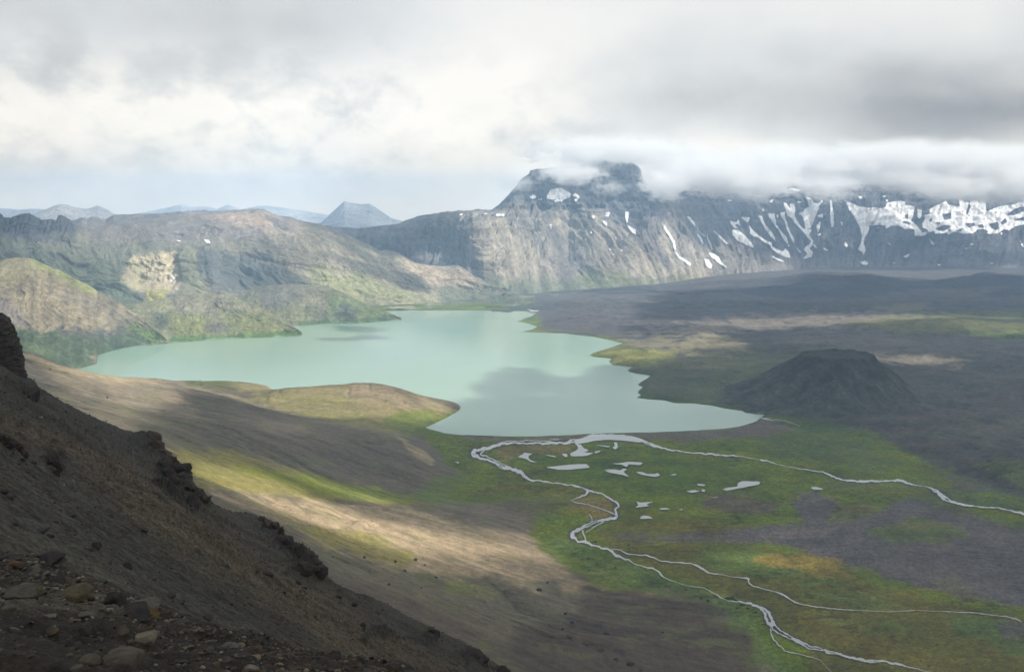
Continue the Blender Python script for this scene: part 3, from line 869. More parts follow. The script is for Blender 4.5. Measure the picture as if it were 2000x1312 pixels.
def make_snow(name, G, polys, holes, label, lift=3.0, soft=0.8):
    R, C, _ = G.shape
    V = G.reshape(-1, 3)
    u, v = proj(V[:, 0], V[:, 1], V[:, 2])
    f = np.full(len(V), -8.0)
    for p in polys:
        p = np.asarray(p)
        m = np.where((u > p[:, 0].min() - 8) & (u < p[:, 0].max() + 8) & (v > p[:, 1].min() - 8) & (v < p[:, 1].max() + 8))[0]
        if len(m): f[m] = np.maximum(f[m], sdist(u[m], v[m], p) + 0.35)
    for p in holes:
        p = np.asarray(p)
        m = np.where((u > p[:, 0].min() - 8) & (u < p[:, 0].max() + 8) & (v > p[:, 1].min() - 8) & (v < p[:, 1].max() + 8))[0]
        if len(m): f[m] = np.minimum(f[m], -sdist(u[m], v[m], p))
    f = f + soft * fbm(V[:, 0] / 45, V[:, 2] / 30, 4, 301, 0.6) * 0.9
    F = grid_faces(R, C)
    fm = f[F].max(1) > 0
    F = F[fm]
    T = np.concatenate([F[:, [0, 1, 2]], F[:, [0, 2, 3]]])
    Vn = V + np.array([0, -lift, lift])
    V2, T2 = clip_level(Vn, T, f)
    o = mesh_from(name, V2, T2, SNOW_MAT)
    tag(o, label, 'snow', 'stuff')
    return o

def finish_mountain(name, G, cols, mat, label, cat, kind='structure'):
    R, C, _ = G.shape
    o = mesh_from(name, G.reshape(-1, 3), grid_faces(R, C), mat, cols)
    return tag(o, label, cat, kind)

def gully(G, lam, amp, seed, slant=0.0, oct_=4, foot=0.0, tpow=1.0, warp=0.6, crestkeep=0.08):
    """carve flutes that run down the face: G (M,N,3) front row = foot"""
    Mr, N, _ = G.shape
    mid = G[Mr // 2]
    s = np.concatenate([[0], np.cumsum(np.linalg.norm(np.diff(mid, axis=0), axis=1))])[None, :]
    zz = G[..., 2]
    top = zz.max(0)[None, :] + 1
    t = np.clip((zz - zz[0][None, :]) / (top - zz[0][None, :]), 0, 1)
    s = s + slant * (1 - t) * 600
    wv = fbm(s / (lam * 5) + 3, t * 2.2, 3, seed + 40)
    a = ridged(s / lam + wv * warp * 3, t * 1.3 + seed, oct_, seed, 0.55)
    b = ridged(s / (lam * 0.31) + wv * warp * 4, t * 2.6, 3, seed + 7, 0.5)
    c = fbm(s / (lam * 3.3), t * 2.5, 3, seed + 17)
    w = np.clip(np.sin(np.pi * np.clip(t, 0, 1) ** tpow), 0, 1) ** 0.6
    w = np.where(t > 1 - crestkeep, w * 0.6 + 0.02, w)
    d = amp * (a * 0.9 + 0.35 * b + 0.5 * c) * w
    G = G.copy()
    G[..., 2] += d * 0.62
    G[..., 1] -= d * 0.55
    return G, t, s, a, b, wv

def back(crest, drop=300, run=500):
    """row behind the crest, lower down"""
    return None

def add_back(G, run, drop, n=10):
    c = G[-1]
    rows = []
    for i in range(1, n + 1):
        k = i / n
        r = c.copy()
        r[:, 0] *= (1 + run * k / np.maximum(c[:, 1], 1)); r[:, 1] += run * k
        r[:, 2] -= drop * k ** 1.3
        rows.append(r)
    return np.concatenate([G, np.array(rows)])

def roughen(G, lam, amp, seed):
    G = G.copy()
    G[..., 2] += amp * fbm(G[..., 0] / lam, G[..., 1] / lam, 4, seed, 0.55)
    return G

FAR_MAT = terrain_mat('far_rock', 46.0, 0.42, 1.0, 20.0)
MID_MAT = terrain_mat('mountain_ground', 22.0, 0.46, 1.0, 9.0)

def strata(z, seed, lam=26.0):
    return fbm(z / lam, z * 0 + 0.5, 4, seed, 0.7)

# ---- central peak and the snowy wall right of it
def make_wall():
    base = [(540,575,None),(700,576,None),(850,577,None),(940,577,None),(1000,575,None),(1050,573,None),(1130,567,None),(1200,563,None),(1300,557,None),(1400,546,None),(1500,538,None),(1600,532,None),(1700,532,None),(1850,534,None),(2000,536,None),(2400,540,None)]
    b0 = [(u, v + 7, None) for u, v, _ in base]
    low = [(540,540,5250),(780,530,5150),(840,535,5250),(890,535,5120),(915,538,4950),(945,540,4830),(975,543,4850),(1010,545,4950),(1060,545,5150),(1130,545,5200),(1180,543,5100),(1230,541,5120),(1320,535,5350),(1400,522,5850),(1500,512,6100),(1600,508,6450),(1700,508,6450),(1850,508,6500),(2000,508,6500),(2400,508,6500)]
    mid = [(540,490,5600),(780,478,5500),(840,485,5600),(880,490,5420),(902,491,5290),(925,488,5110),(955,490,5100),(1000,492,5220),(1060,497,5450),(1110,500,5560),(1160,497,5420),(1200,495,5400),(1250,492,5350),(1320,490,5650),(1380,485,6000),(1430,480,6150),(1500,472,6450),(1560,470,6500),(1600,470,6700),(1640,468,6600),(1700,462,6800),(1850,460,6850),(2000,458,6900),(2400,455,7000)]
    edge = [(540,455,6000),(700,452,6000),(780,447,5900),(840,432,5800),(870,427,5650),(900,428,5420),(960,424,5480),(1060,420,5700),(1110,425,5850),(1160,428,5800),(1230,436,5800),(1300,430,6050),(1380,425,6450),(1500,418,6900),(1600,415,7000),(1700,412,7050),(1850,408,7100),(2000,405,7150),(2400,405,7200)]
    shelf = [(540,449,6300),(700,447,6250),(780,440,6150),(840,424,6080),(900,417,5950),(960,413,5900),(1010,404,5950),(1060,402,6020),(1130,400,6080),(1180,402,6050),(1240,405,6080),(1300,400,6300),(1380,400,6700),(1500,392,7100),(2400,385,7400)]
    crest = [(540,446,6500),(640,440,6450),(690,446,6450),(735,444,6400),(780,437,6350),(810,426,6300),(830,421,6300),(860,416,6250),(872,416,6240),(874,413,6240),(878,415,6240),(905,413,6200),(960,411,6150),(975,401,6150),(990,386,6180),(1000,374,6200),(1008,366,6200),(1012,358,6210),(1022,347,6220),(1035,338,6230),(1032,334,6230),(1048,329,6230),(1062,331,6240),(1080,327,6240),(1100,324,6240),(1130,323,6250),(1160,317,6250),(1172,313,6250),(1200,316,6250),(1232,318,6260),(1246,325,6280),(1251,333,6282),(1253,350,6290),(1262,358,6310),(1290,364,6500),(1330,350,6700),(1400,366,6950),(1500,362,7300),(1540,356,7350),(1600,366,7350),(1700,360,7450),(1850,362,7500),(2000,366,7600),(2400,366,7600)]
    G, cum = loft([b0, base, low, mid, edge, shelf, crest], 540, 2400, 1300, 330)
    usw = np.linspace(540, 2400, 1300)
    sl = np.interp(usw, [540, 900, 960, 1100, 1300, 1450, 1560, 1660, 1760, 2400], [0.2, 0.1, -0.35, -0.6, -0.95, -0.9, -0.55, 0.0, 0.25, 0.1])[None, :]
    G, t, s, a, b, wv = gully(G, 620.0, 85.0, 65, slant=sl, warp=0.5, oct_=3)
    G, t, s, a, b, wv = gully(G, 170.0, 50.0, 5, slant=sl, warp=0.45)
    G, t, s_, a2, b2_, _ = gully(G, 62.0, 17.0, 95, slant=sl, warp=0.3)
    G = roughen(G, 120, 9, 71)
    u_, v_ = proj(G[..., 0], G[..., 1], G[..., 2])
    pk = sstep(955, 985, u_) * sstep(1285, 1255, u_) * sstep(408, 398, v_) * np.where(t > 0.985, 0.25, 1.0)
    G[..., 1] -= pk * (70 * ridged(G[..., 0] / 150, G[..., 2] / 700, 4, 131) + 30 * ridged(G[..., 0] / 45, G[..., 2] / 200, 3, 132))
    G[..., 2] += pk * 14 * fbm(G[..., 0] / 40, G[..., 1] / 60, 3, 133)
    zt = G[..., 2]; stp = 46.0; hi = sstep(0.42, 0.6, t) * sstep(1.0, 0.93, t)
    G[..., 2] = zt + hi * (np.round(zt / stp + 0.25 * fbm(G[..., 0] / 400, G[..., 1] / 400, 3, 99)) * stp - zt) * 0.22
    G[-1] -= 0
    G = add_back(G, 1500, 600)
    P = G.reshape(-1, 3)
    n = len(P)
    Mr = len(t)
    base_c = (0.135, 0.120, 0.108)
    layers = [
        ([(560,430),(900,425),(930,560),(560,580)], (0.105,0.100,0.095), 14),  # spur's shaded left face painted darker
        ([(850,405),(960,405),(1100,408),(1180,420),(1100,450),(900,440)], (0.165,0.150,0.130), 9, 0.9),
        ([(900,430),(1000,440),(1060,480),(1100,560),(1000,580),(950,560),(930,500)], (0.225,0.195,0.150), 12, 0.85),  # spur's sunlit right face painted lighter
        ([(1000,440),(1180,440),(1180,500),(1050,500)], (0.165,0.15,0.125), 12, 0.7),
        ([(1080,430),(1180,420),(1300,520),(1400,545),(1260,560),(1180,530),(1120,480)], (0.235,0.205,0.155), 12, 0.8),
        ([(1150,520),(1240,540),(1330,540),(1400,548),(1300,562),(1180,565),(1120,545)], (0.125,0.140,0.070), 8, 0.7),
        ([(930,540),(1100,540),(1200,560),(1100,580),(950,580)], (0.085,0.100,0.060), 9, 0.7),
        ([(1300,440),(1400,500),(1400,535),(1320,520),(1290,470)], (0.26,0.23,0.18), 8, 0.75),
        ([(960,330),(1260,300),(1270,400),(1190,405),(1000,400),(960,412)], (0.075,0.073,0.075), 7, 0.95),
        ([(1180,380),(1260,330),(1300,420),(1240,440),(1180,430)], (0.070,0.070,0.075), 9, 0.9),
        ([(1300,380),(1500,370),(2500,360),(2500,520),(1700,520),(1500,500),(1400,440)], (0.085,0.082,0.085), 12, 0.9),
        ([(1400,500),(1500,500),(1650,505),(1700,520),(1600,530),(1400,540)], (0.16,0.145,0.125), 9, 0.8),
    ]
    c, wa, wb = paint(P, base_c, layers, 160.0, 1.0, 13)
    tt = np.ones(G.shape[:2]); tt[:Mr] = t
    ss = np.repeat(s[-1:], G.shape[0], 0); ss[:Mr] = s
    st = fbm(ss / 60 + np.resize(0, 1), tt * 2.0, 5, 23, 0.65)
    cl = strata(P[:, 2] + 25 * fbm(P[:, 0] / 500, P[:, 1] / 500, 2, 5), 31)
    c *= (1 + 0.46 * st.ravel() + 0.25 * (np.concatenate([a, np.zeros((G.shape[0] - Mr, a.shape[1]))]).ravel()) + 0.17 * cl * sstep(0.35, 0.6, tt.ravel()))[:, None]
    c = np.clip(c, 0.03, 0.5)
    finish_mountain('mountain', G, c, FAR_MAT, 'huge grey crater wall with a cloud-capped peak and fluted scree faces', 'mountain')
    make_snow('snow', G, SNOW_E, SNOW_E_HOLES, 'old snow in gullies and ledges of the far crater wall', 4.5)
make_wall()

# ---- left range behind the lake
def make_left():
    base = [(-350,640,3900),(0,640,3800),(300,640,3700),(450,630,3800),(600,625,3850),(700,601,None),(850,600,None),(985,594,None),(1045,590,None)]
    b0 = [(u, v + 5, Y) for u, v, Y in base]
    low = [(-350,590,3950),(0,575,3900),(300,590,3850),(450,590,3900),(600,590,4000),(650,588,4020),(700,592,4130),(780,596,4170),(850,594,4200),(985,588,4330),(1045,586,4420)]
    mid2 = [(-350,560,4000),(0,530,3980),(150,545,3980),(300,552,3980),(420,550,4000),(470,545,4150),(560,535,4150),(640,545,4150),(700,565,4200),(780,578,4260),(850,586,4300),(920,588,4360),(985,583,4430),(1045,583,4480)]
    mid1 = [(-350,490,4100),(0,478,4080),(90,482,4080),(150,492,4120),(230,485,4250),(330,478,4300),(400,470,4330),(500,462,4350),(560,470,4380),(650,495,4400),(750,530,4500),(830,550,4560),(870,562,4560),(910,572,4560),(985,578,4600),(1045,581,4550)]
    top = [(-350,470,4150),(0,462,4150),(90,466,4150),(145,466,4180),(160,462,4300),(260,452,4420),(330,445,4500),(420,436,4560),(500,430,4560),(560,445,4560),(650,470,4600),(750,512,4700),(830,535,4720),(900,542,4720),(950,560,4720),(985,574,4690),(1045,580,4600)]
    crest = [(-350,430,4180),(-60,428,4170),(-10,424,4160),(0,417,4160),(7,417,4160),(9,424,4160),(19,426,4165),(21,428,4165),(32,424,4170),(40,420,4170),(50,418,4170),(62,418,4170),(70,423,4175),(82,430,4180),(92,428,4180),(100,427,4180),(113,430,4185),(115,422,4185),(124,420,4185),(130,425,4190),(139,431,4200),(142,438,4220),(152,443,4300),(175,443,4400),(200,439,4480),(260,433,4600),(330,427,4700),(400,420,4780),(450,414,4820),(480,409,4830),(498,408,4830),(515,410,4830),(535,417,4830),(560,424,4830),(600,436,4840),(630,440,4840),(660,450,4840),(700,466,4850),(735,486,4860),(742,490,4860),(754,489,4860),(768,491,4860),(782,497,4860),(805,509,4860),(828,517,4860),(850,522,4850),(894,522,4830),(908,530,4820),(936,548,4800),(954,560,4760),(985,572,4720),(1045,579,4650)]
    G, cum = loft([b0, base, low, mid2, mid1, top, crest], -350, 1045, 1050, 300)
    G, t, s, a, b, wv = gully(G, 420.0, 46.0, 16, warp=0.6, slant=-0.5, oct_=3)
    G, t, s, a, b, wv = gully(G, 130.0, 22.0, 15, warp=0.6, slant=-0.5)
    G = roughen(G, 200, 10, 72)
    # rock buttress at the far left: vertical columns
    u, v = proj(G[..., 0], G[..., 1], G[..., 2])
    m = sstep(170, 130, u) * sstep(478, 462, v)
    G[..., 1] -= 26 * m * ridged(G[..., 0] / 42, G[..., 2] / 260, 4, 77)
    # the scar in the middle: steep fluted bowl
    m = sstep(-6, 14, region_sd(u, v, [(240,520),(262,505),(345,500),(352,545),(330,570),(262,566),(238,548)], 30))
    G[..., 1] += 75 * m
    G[..., 2] -= 12 * m
    G[..., 1] -= 26 * m * ridged(G[..., 0] / 55, G[..., 2] / 300, 4, 78)
    Mr = len(t)
    G = add_back(G, 900, 330)
    P = G.reshape(-1, 3)
    layers = [
        ([(-400,400),(150,420),(150,475),(-400,480)], (0.060,0.062,0.068), 5),
        ([(-100,475),(200,470),(330,490),(300,600),(-100,600)], (0.100,0.105,0.075), 16, 0.9),
        ([(60,500),(230,520),(280,600),(200,600)], (0.075,0.090,0.055), 14, 0.8),
        ([(150,440),(420,418),(520,405),(600,430),(500,470),(300,470),(170,470)], (0.130,0.118,0.108), 10, 0.9),
        ([(400,425),(440,415),(530,415),(590,440),(640,480),(560,470),(480,440)], (0.30,0.225,0.165), 6, 0.6, 1.5),
        ([(520,420),(560,425),(600,460),(560,470),(530,450)], (0.085,0.082,0.088), 6, 0.8, 1.5),
        ([(260,500),(345,490),(355,560),(330,570),(262,570),(240,545)], (0.30,0.255,0.165), 6, 0.9),
        ([(258,510),(275,512),(280,560),(260,560)], (0.28,0.27,0.12), 4, 0.5),
        ([(285,568),(325,565),(322,588),(290,590)], (0.22,0.20,0.065), 4, 0.9),
        ([(345,480),(400,490),(400,590),(355,590)], (0.125,0.125,0.075), 8, 0.8),
        ([(380,480),(500,500),(640,560),(560,575),(430,565),(390,540)], (0.070,0.076,0.070), 8, 0.9),
        ([(520,450),(640,450),(760,500),(900,530),(960,570),(800,595),(640,570),(560,520)], (0.215,0.190,0.140), 12, 0.9),
        ([(600,520),(720,540),(860,590),(700,600),(620,570)], (0.170,0.175,0.085), 12, 0.8),
        ([(780,500),(900,525),(940,555),(860,560),(800,530)], (0.265,0.215,0.16), 8, 0.7),
        ([(560,585),(760,590),(860,598),(760,606),(560,610)], (0.22,0.19,0.145), 5, 0.7),
        ([(860,560),(960,565),(1050,585),(1000,600),(860,600)], (0.09,0.10,0.065), 6, 0.85),
    ]
    c, wa, wb = paint(P, (0.135, 0.125, 0.095), layers, 90.0, 1.0, 15)
    tt = np.ones(G.shape[:2]); tt[:Mr] = t
    ss = np.repeat(s[-1:], G.shape[0], 0); ss[:Mr] = s
    st = fbm(ss / 45, tt * 2.4, 5, 24, 0.65).ravel()
    mt = fbm(P[:, 0] / 40, P[:, 1] / 40, 5, 25, 0.65)
    c *= 1.2 * (1 + 0.22 * st + 0.18 * mt)[:, None]
    c = np.clip(c, 0.03, 0.5)
    finish_mountain('mountain', G, c, MID_MAT, 'broad brown mountain with a craggy left shoulder and pale scarred bowl behind the lake', 'mountain')
    make_snow('snow', G, SNOW_D, [], 'three small leftover snow spots on the brown left mountain', 3.0, 0.3)
    # plateau behind the rim
    pl = [(120,436,5600),(150,428,5600),(160,424,5600),(170,428,5600),(180,423,5600),(190,424,5600),(205,430,5600),(223,419,5600),(296,418,5600),(350,413,5650),(400,411,5700),(430,412,5700),(470,409,5700),(500,409,5700),(540,420,5700)]
    G2, _ = loft([[(u, 470, 5200) for u, v, Y in pl], [(u, v + 16, Y - 150) for u, v, Y in pl], pl], 120, 540, 220, 40)
    G2 = roughen(G2, 90, 4, 73)
    G2 = add_back(G2, 700, 250, 6)
    c2 = np.tile((0.15, 0.135, 0.12), (G2.shape[0] * G2.shape[1], 1)) * (1 + 0.3 * fbm(G2[..., 0].ravel() / 90, G2[..., 1].ravel() / 90, 4, 26))[:, None]
    finish_mountain('hills', G2, c2, FAR_MAT, 'pale plateau and two little knolls showing over the left rim', 'hills')
make_left()

def spur(name, crest, foot, u0, u1, N, Mr, gl, ga, seed, base_c, layers, label, fw=0.4, run=260, drop=90, wsc=60.0):
    """one shore-side hill: foot on the water line, crest traced against what stands behind"""
    f0 = [(u, v + 4, None) for u, v, _ in foot]
    f0 = []
    for u, v, _ in foot:
        p = onplane(u, v, 0)
        f0.append((u, v + 3.0, None))
    G, cum = loft([f0, foot, crest], u0, u1, N, Mr)
    G[0, :, 2] = -6
    # belly: convex lower slope
    G, t, s, a, b, wv = gully(G, gl, ga, seed, warp=0.9)
    G = roughen(G, 90, 3.0, seed + 2)
    k = cum[0]
    G[:k, :, 2] = np.minimum(G[:k, :, 2], 0.3)
    Mr_ = len(t)
    G = add_back(G, run, drop, 8)
    P = G.reshape(-1, 3)
    c, wa, wb = paint(P, base_c, layers, wsc, 1.0, seed)
    tt = np.ones(G.shape[:2]); tt[:Mr_] = t
    ss = np.repeat(s[-1:], G.shape[0], 0); ss[:Mr_] = s
    st = fbm(ss / 28, tt * 2.4, 5, seed + 4, 0.65).ravel()
    mt = fbm(P[:, 0] / 25, P[:, 1] / 25, 5, seed + 5, 0.65)
    c *= (1 + 0.30 * st + 0.28 * mt)[:, None]
    finish_mountain(name, G, np.clip(c, 0.02, 0.5), MID_MAT, label, 'hill')
    return G

# far spur, reaching the water at u 778
spur('hill', [(420,600,3700),(470,575,3800),(500,560,3850),(540,556,3850),(600,556,3850),(640,560,3850),(668,570,3830),(690,582,3800),(715,592,3770),(740,601,3740),(765,614,3700),(784,621,3665)],
     [(420,655,None),(500,650,None),(585,636,None),(620,633,None),(700,629,None),(745,625,None),(778,622,None),(786,622,None)], 420, 785, 420, 110, 55, 11, 201,
     (0.125, 0.125, 0.075),
     [([(540,550),(640,560),(640,600),(560,600)], (0.165,0.150,0.105), 8, 0.8),
      ([(500,560),(560,556),(600,580),(560,600),(510,600)], (0.095,0.092,0.080), 8, 0.8),
      ([(640,570),(700,585),(785,620),(700,628),(640,620)], (0.115,0.140,0.06), 6, 0.9),
      ([(560,590),(600,590),(610,632),(560,634)], (0.15,0.15,0.085), 5, 0.8),
      ([(580,628),(700,622),(785,618),(785,625),(590,640)], (0.055,0.090,0.032), 3, 0.9),
      ([(660,590),(700,600),(690,628),(650,628)], (0.065,0.080,0.055), 5, 0.8)],
     'green-flanked hill ending in a point at the narrow far end of the lake')
# middle knoll
spur('hill', [(230,600,3350),(290,590,3400),(330,580,3420),(400,574,3450),(430,575,3450),(460,580,3440),(490,592,3420),(520,607,3380),(550,624,3330),(575,640,3280),(590,650,3245)],
     [(230,675,None),(326,668,None),(360,665,None),(450,659,None),(520,656,None),(560,655,None),(585,653,None),(592,652,None)], 230, 591, 420, 120, 48, 12, 211,
     (0.150, 0.148, 0.082),
     [([(330,580),(440,578),(500,610),(420,620),(340,610)], (0.165,0.152,0.110), 7, 0.8),
      ([(320,610),(400,615),(420,655),(340,668)], (0.145,0.152,0.055), 7, 0.95),
      ([(420,600),(520,615),(585,650),(450,655)], (0.135,0.142,0.058), 7, 0.8),
      ([(300,610),(330,610),(330,640),(300,640)], (0.07,0.085,0.05), 5, 0.8),
      ([(330,658),(450,652),(590,645),(590,656),(330,672)], (0.070,0.125,0.030), 3, 0.9),
      ([(400,630),(450,634),(440,650),(400,648)], (0.10,0.095,0.075), 4, 0.8)],
     'low lumpy knoll of yellow-green turf above the middle of the left shore')
# nearer tan shoulder on the left
spur('hill', [(-350,500,3050),(-60,512,3050),(0,508,3060),(30,503,3080),(60,505,3090),(90,517,3090),(130,535,3090),(165,553,3090),(200,574,3090),(235,594,3080),(262,612,3070),(290,634,3050),(312,652,3030),(328,667,3020)],
     [(-350,735,None),(-100,725,None),(60,722,None),(120,720,None),(160,718,None),(190,711,None),(175,702,None),(182,696,None),(230,682,None),(290,672,None),(330,668,None)], -350, 329, 620, 190, 110, 15, 221,
     (0.175, 0.150, 0.100),
     [([(-100,500),(40,498),(110,520),(60,560),(-100,560)], (0.175,0.160,0.095), 8, 0.8),
      ([(40,500),(110,520),(200,570),(180,580),(90,530)], (0.17,0.185,0.07), 5, 0.85),
      ([(100,560),(220,590),(300,640),(260,640),(150,600)], (0.165,0.145,0.11), 8, 0.7),
      ([(-100,560),(40,600),(60,640),(-100,640)], (0.150,0.130,0.120), 10, 0.8),
      ([(-100,640),(60,640),(200,648),(290,640),(328,668),(180,700),(190,712),(100,730),(-100,720)], (0.050,0.072,0.036), 8, 0.95),  # green foot, its shade painted in as darker green
      ([(110,640),(250,644),(240,660),(120,660)], (0.085,0.085,0.070), 6, 0.8),
      ([(260,625),(330,665),(300,672),(250,645)], (0.11,0.16,0.05), 5, 0.9),
      ([(-60,660),(60,670),(120,690),(60,690)], (0.09,0.12,0.05), 8, 0.7)],
     'tan rounded shoulder with a dark green foot at the lake\'s left corner', wsc=70.0)

# ---- low dark upland before the snowy wall
def make_upland():
    foot = [(960,612,None),(1060,612,None),(1200,612,None),(1300,611,None),(1500,612,None),(1650,606,None),(1800,600,None),(2000,598,None),(2400,596,None)]
    f0 = [(u, v + 8, None) for u, v, _ in foot]
    f0 = [(u, v + 6, Y) for u, v, Y in foot]
    mid = [(960,588,4330),(1100,585,4400),(1200,583,4430),(1300,580,4480),(1400,575,4500),(1500,570,4500),(1600,566,4500),(1700,570,4500),(1800,577,4500),(1900,570,4500),(2000,566,4500),(2400,570,4500)]
    crest = [(960,573,4720),(1050,572,4740),(1100,570,4770),(1200,563,4850),(1300,556,4950),(1400,549,5000),(1480,545,5000),(1530,541,5000),(1560,536,5000),(1590,531,5000),(1615,533,5000),(1650,534,5000),(1700,533,5000),(1730,538,5000),(1780,546,5000),(1830,547,5000),(1880,540,5000),(1920,533,5000),(1960,536,5000),(2000,540,5000),(2100,538,5000),(2400,540,5000)]
    G, cum = loft([f0, foot, mid, crest], 960, 2400, 800, 120)
    G = roughen(G, 300, 8, 91)
    G = roughen(G, 60, 2.5, 92)
    G[:cum[0], :, 2] = -8
    G[cum[0]:cum[0] + 6, :, 2] -= np.linspace(5, 0, 6)[:, None]
    G = add_back(G, 900, 110, 8)
    P = G.reshape(-1, 3)
    layers = [
        ([(960,565),(1100,565),(1060,600),(960,600)], (0.075,0.095,0.050), 6, 0.9),
        ([(1700,596),(1830,588),(2000,592),(2400,590),(2400,620),(1700,620)], (0.105,0.115,0.060), 5, 0.8),
        ([(1730,572),(1900,562),(2000,560),(1900,580),(1760,586)], (0.115,0.105,0.085), 5, 0.7),
        ([(1660,605),(1760,590),(1830,600),(1760,612)], (0.14,0.125,0.09), 4, 0.7),
        ([(1250,560),(1500,545),(1500,555),(1300,572)], (0.085,0.080,0.08), 5, 0.6)]
    c, wa, wb = paint(P, (0.052, 0.050, 0.052), layers, 140.0, 1.0, 17)
    c *= (1 + 0.25 * fbm(P[:, 0] / 300, P[:, 1] / 60, 5, 27, 0.65) + 0.15 * wa)[:, None]
    finish_mountain('hills', G, np.clip(c, 0.03, 0.4), MID_MAT, 'low dark lava swells at the foot of the snowy wall', 'hills')
make_upland()

# ---- ranges far beyond the rim
def far_range(name, crest, Y, label, colr, seed, ga=60.0, gl=700.0, drop=1500):
    u0, u1 = crest[0][0], crest[-1][0]
    base = [(u, 452, Y * 0.93) for u, v in crest]
    mid = [(u, (v + 452) / 2 + 4, Y * 0.965) for u, v in crest]
    top = [(u, v, Y) for u, v in crest]
    G, _ = loft([base, mid, top], u0, u1, 260, 60)
    G, t, s, a, b, wv = gully(G, gl, ga, seed)
    G = add_back(G, Y * 0.06, drop, 6)
    P = G.reshape(-1, 3)
    c = np.tile(colr, (len(P), 1)) * (1 + 0.4 * fbm(P[:, 0] / 500, P[:, 1] / 500, 4, seed))[:, None]  # paler colour stands in for haze over the far ranges
    finish_mountain(name, G, c, FAR_MAT, label, 'mountain')
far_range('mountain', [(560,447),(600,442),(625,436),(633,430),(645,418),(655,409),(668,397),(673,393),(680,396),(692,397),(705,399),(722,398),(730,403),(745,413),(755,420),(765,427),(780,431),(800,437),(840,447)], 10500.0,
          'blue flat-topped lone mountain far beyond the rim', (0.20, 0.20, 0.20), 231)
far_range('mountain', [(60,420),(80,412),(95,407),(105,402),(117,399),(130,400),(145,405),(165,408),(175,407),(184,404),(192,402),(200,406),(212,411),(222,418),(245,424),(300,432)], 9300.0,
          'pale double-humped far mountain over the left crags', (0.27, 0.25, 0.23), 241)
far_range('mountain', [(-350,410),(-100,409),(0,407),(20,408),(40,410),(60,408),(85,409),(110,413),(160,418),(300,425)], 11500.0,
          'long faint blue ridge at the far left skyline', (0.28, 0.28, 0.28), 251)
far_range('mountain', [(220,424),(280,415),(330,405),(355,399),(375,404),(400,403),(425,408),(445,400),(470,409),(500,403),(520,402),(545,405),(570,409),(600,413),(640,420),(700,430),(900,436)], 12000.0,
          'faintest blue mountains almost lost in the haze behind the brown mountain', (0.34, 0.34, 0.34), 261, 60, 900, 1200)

# ---- cinder cone on the lava plain
def make_cone():
    cx, cy_, _ = unproj(1640, 700, 2110)
    nr, na = 110, 420
    r = np.linspace(0, 1, nr)
    th = np.linspace(0, 2 * np.pi, na, endpoint=False)
    TH, Rr = np.meshgrid(th, r)
    prof_r = np.array([0, 52, 72, 79, 112, 160, 205, 255, 330]); prof_z = np.array([107, 107, 108, 101, 72, 34, 12, 0, -10.0])
    ext = 1 + 0.10 * np.cos(TH - 2.9) + 0.06 * np.cos(2 * TH + 1)
    rad = Rr * 400
    h = np.interp(rad, prof_r, prof_z)
    X = cx + rad * np.cos(TH) * ext * 1.02; Y = cy_ + rad * np.sin(TH) * ext * 0.95
    h += sstep(40, 100, rad) * sstep(400, 200, rad) * (4 * ridged(X / 55, Y / 55, 4, 88) + 3 * fbm(X / 40, Y / 40, 4, 89)) - 2
    # ragged rim crag towards the right
    h += 2.5 * np.exp(-((rad - 76) / 13) ** 2) * fbm(X / 22, Y / 22, 3, 87)
    h += sstep(85, 130, rad) * sstep(300, 180, rad) * 6 * ridged(TH * 5, rad / 500, 3, 86)
    h += 5 * np.exp(-((rad - 78) / 14) ** 2) * np.cos(TH - 0.2).clip(0)
    P = np.stack([X, Y, h], -1).reshape(-1, 3)
    i = np.arange(nr * na).reshape(nr, na)
    F = np.stack([i[:-1], np.roll(i[:-1], -1, 1), np.roll(i[1:], -1, 1), i[1:]], -1).reshape(-1, 4)
    layers = [([(1440,760),(1560,705),(1640,700),(1700,712),(1660,760),(1560,780)], (0.058,0.078,0.040), 12, 0.85),
              ([(1560,700),(1700,700),(1720,722),(1690,720),(1620,706)], (0.052,0.070,0.042), 5, 0.7),
              ([(1690,705),(1712,712),(1712,735),(1695,730)], (0.038,0.040,0.042), 4, 0.9)]
    c, wa, wb = paint(P, (0.030, 0.035, 0.026), layers, 40.0, 1.0, 19)
    c = np.minimum(c, 0.034)
    kb = sstep(85, 165, rad.ravel() + 40 * wa)[:, None]
    c = c * (1 - kb) + np.array((0.052, 0.054, 0.048)) * kb
    c *= (1 + 0.25 * fbm(X / 30, Y / 30, 5, 90, 0.65).ravel() + 0.2 * wa)[:, None]
    o = mesh_from('cinder_cone', P, F, MID_MAT, np.clip(c, 0.02, 0.3))
    tag(o, 'dark flat-topped cinder cone right of the lake', 'cinder cone', 'structure')
make_cone()

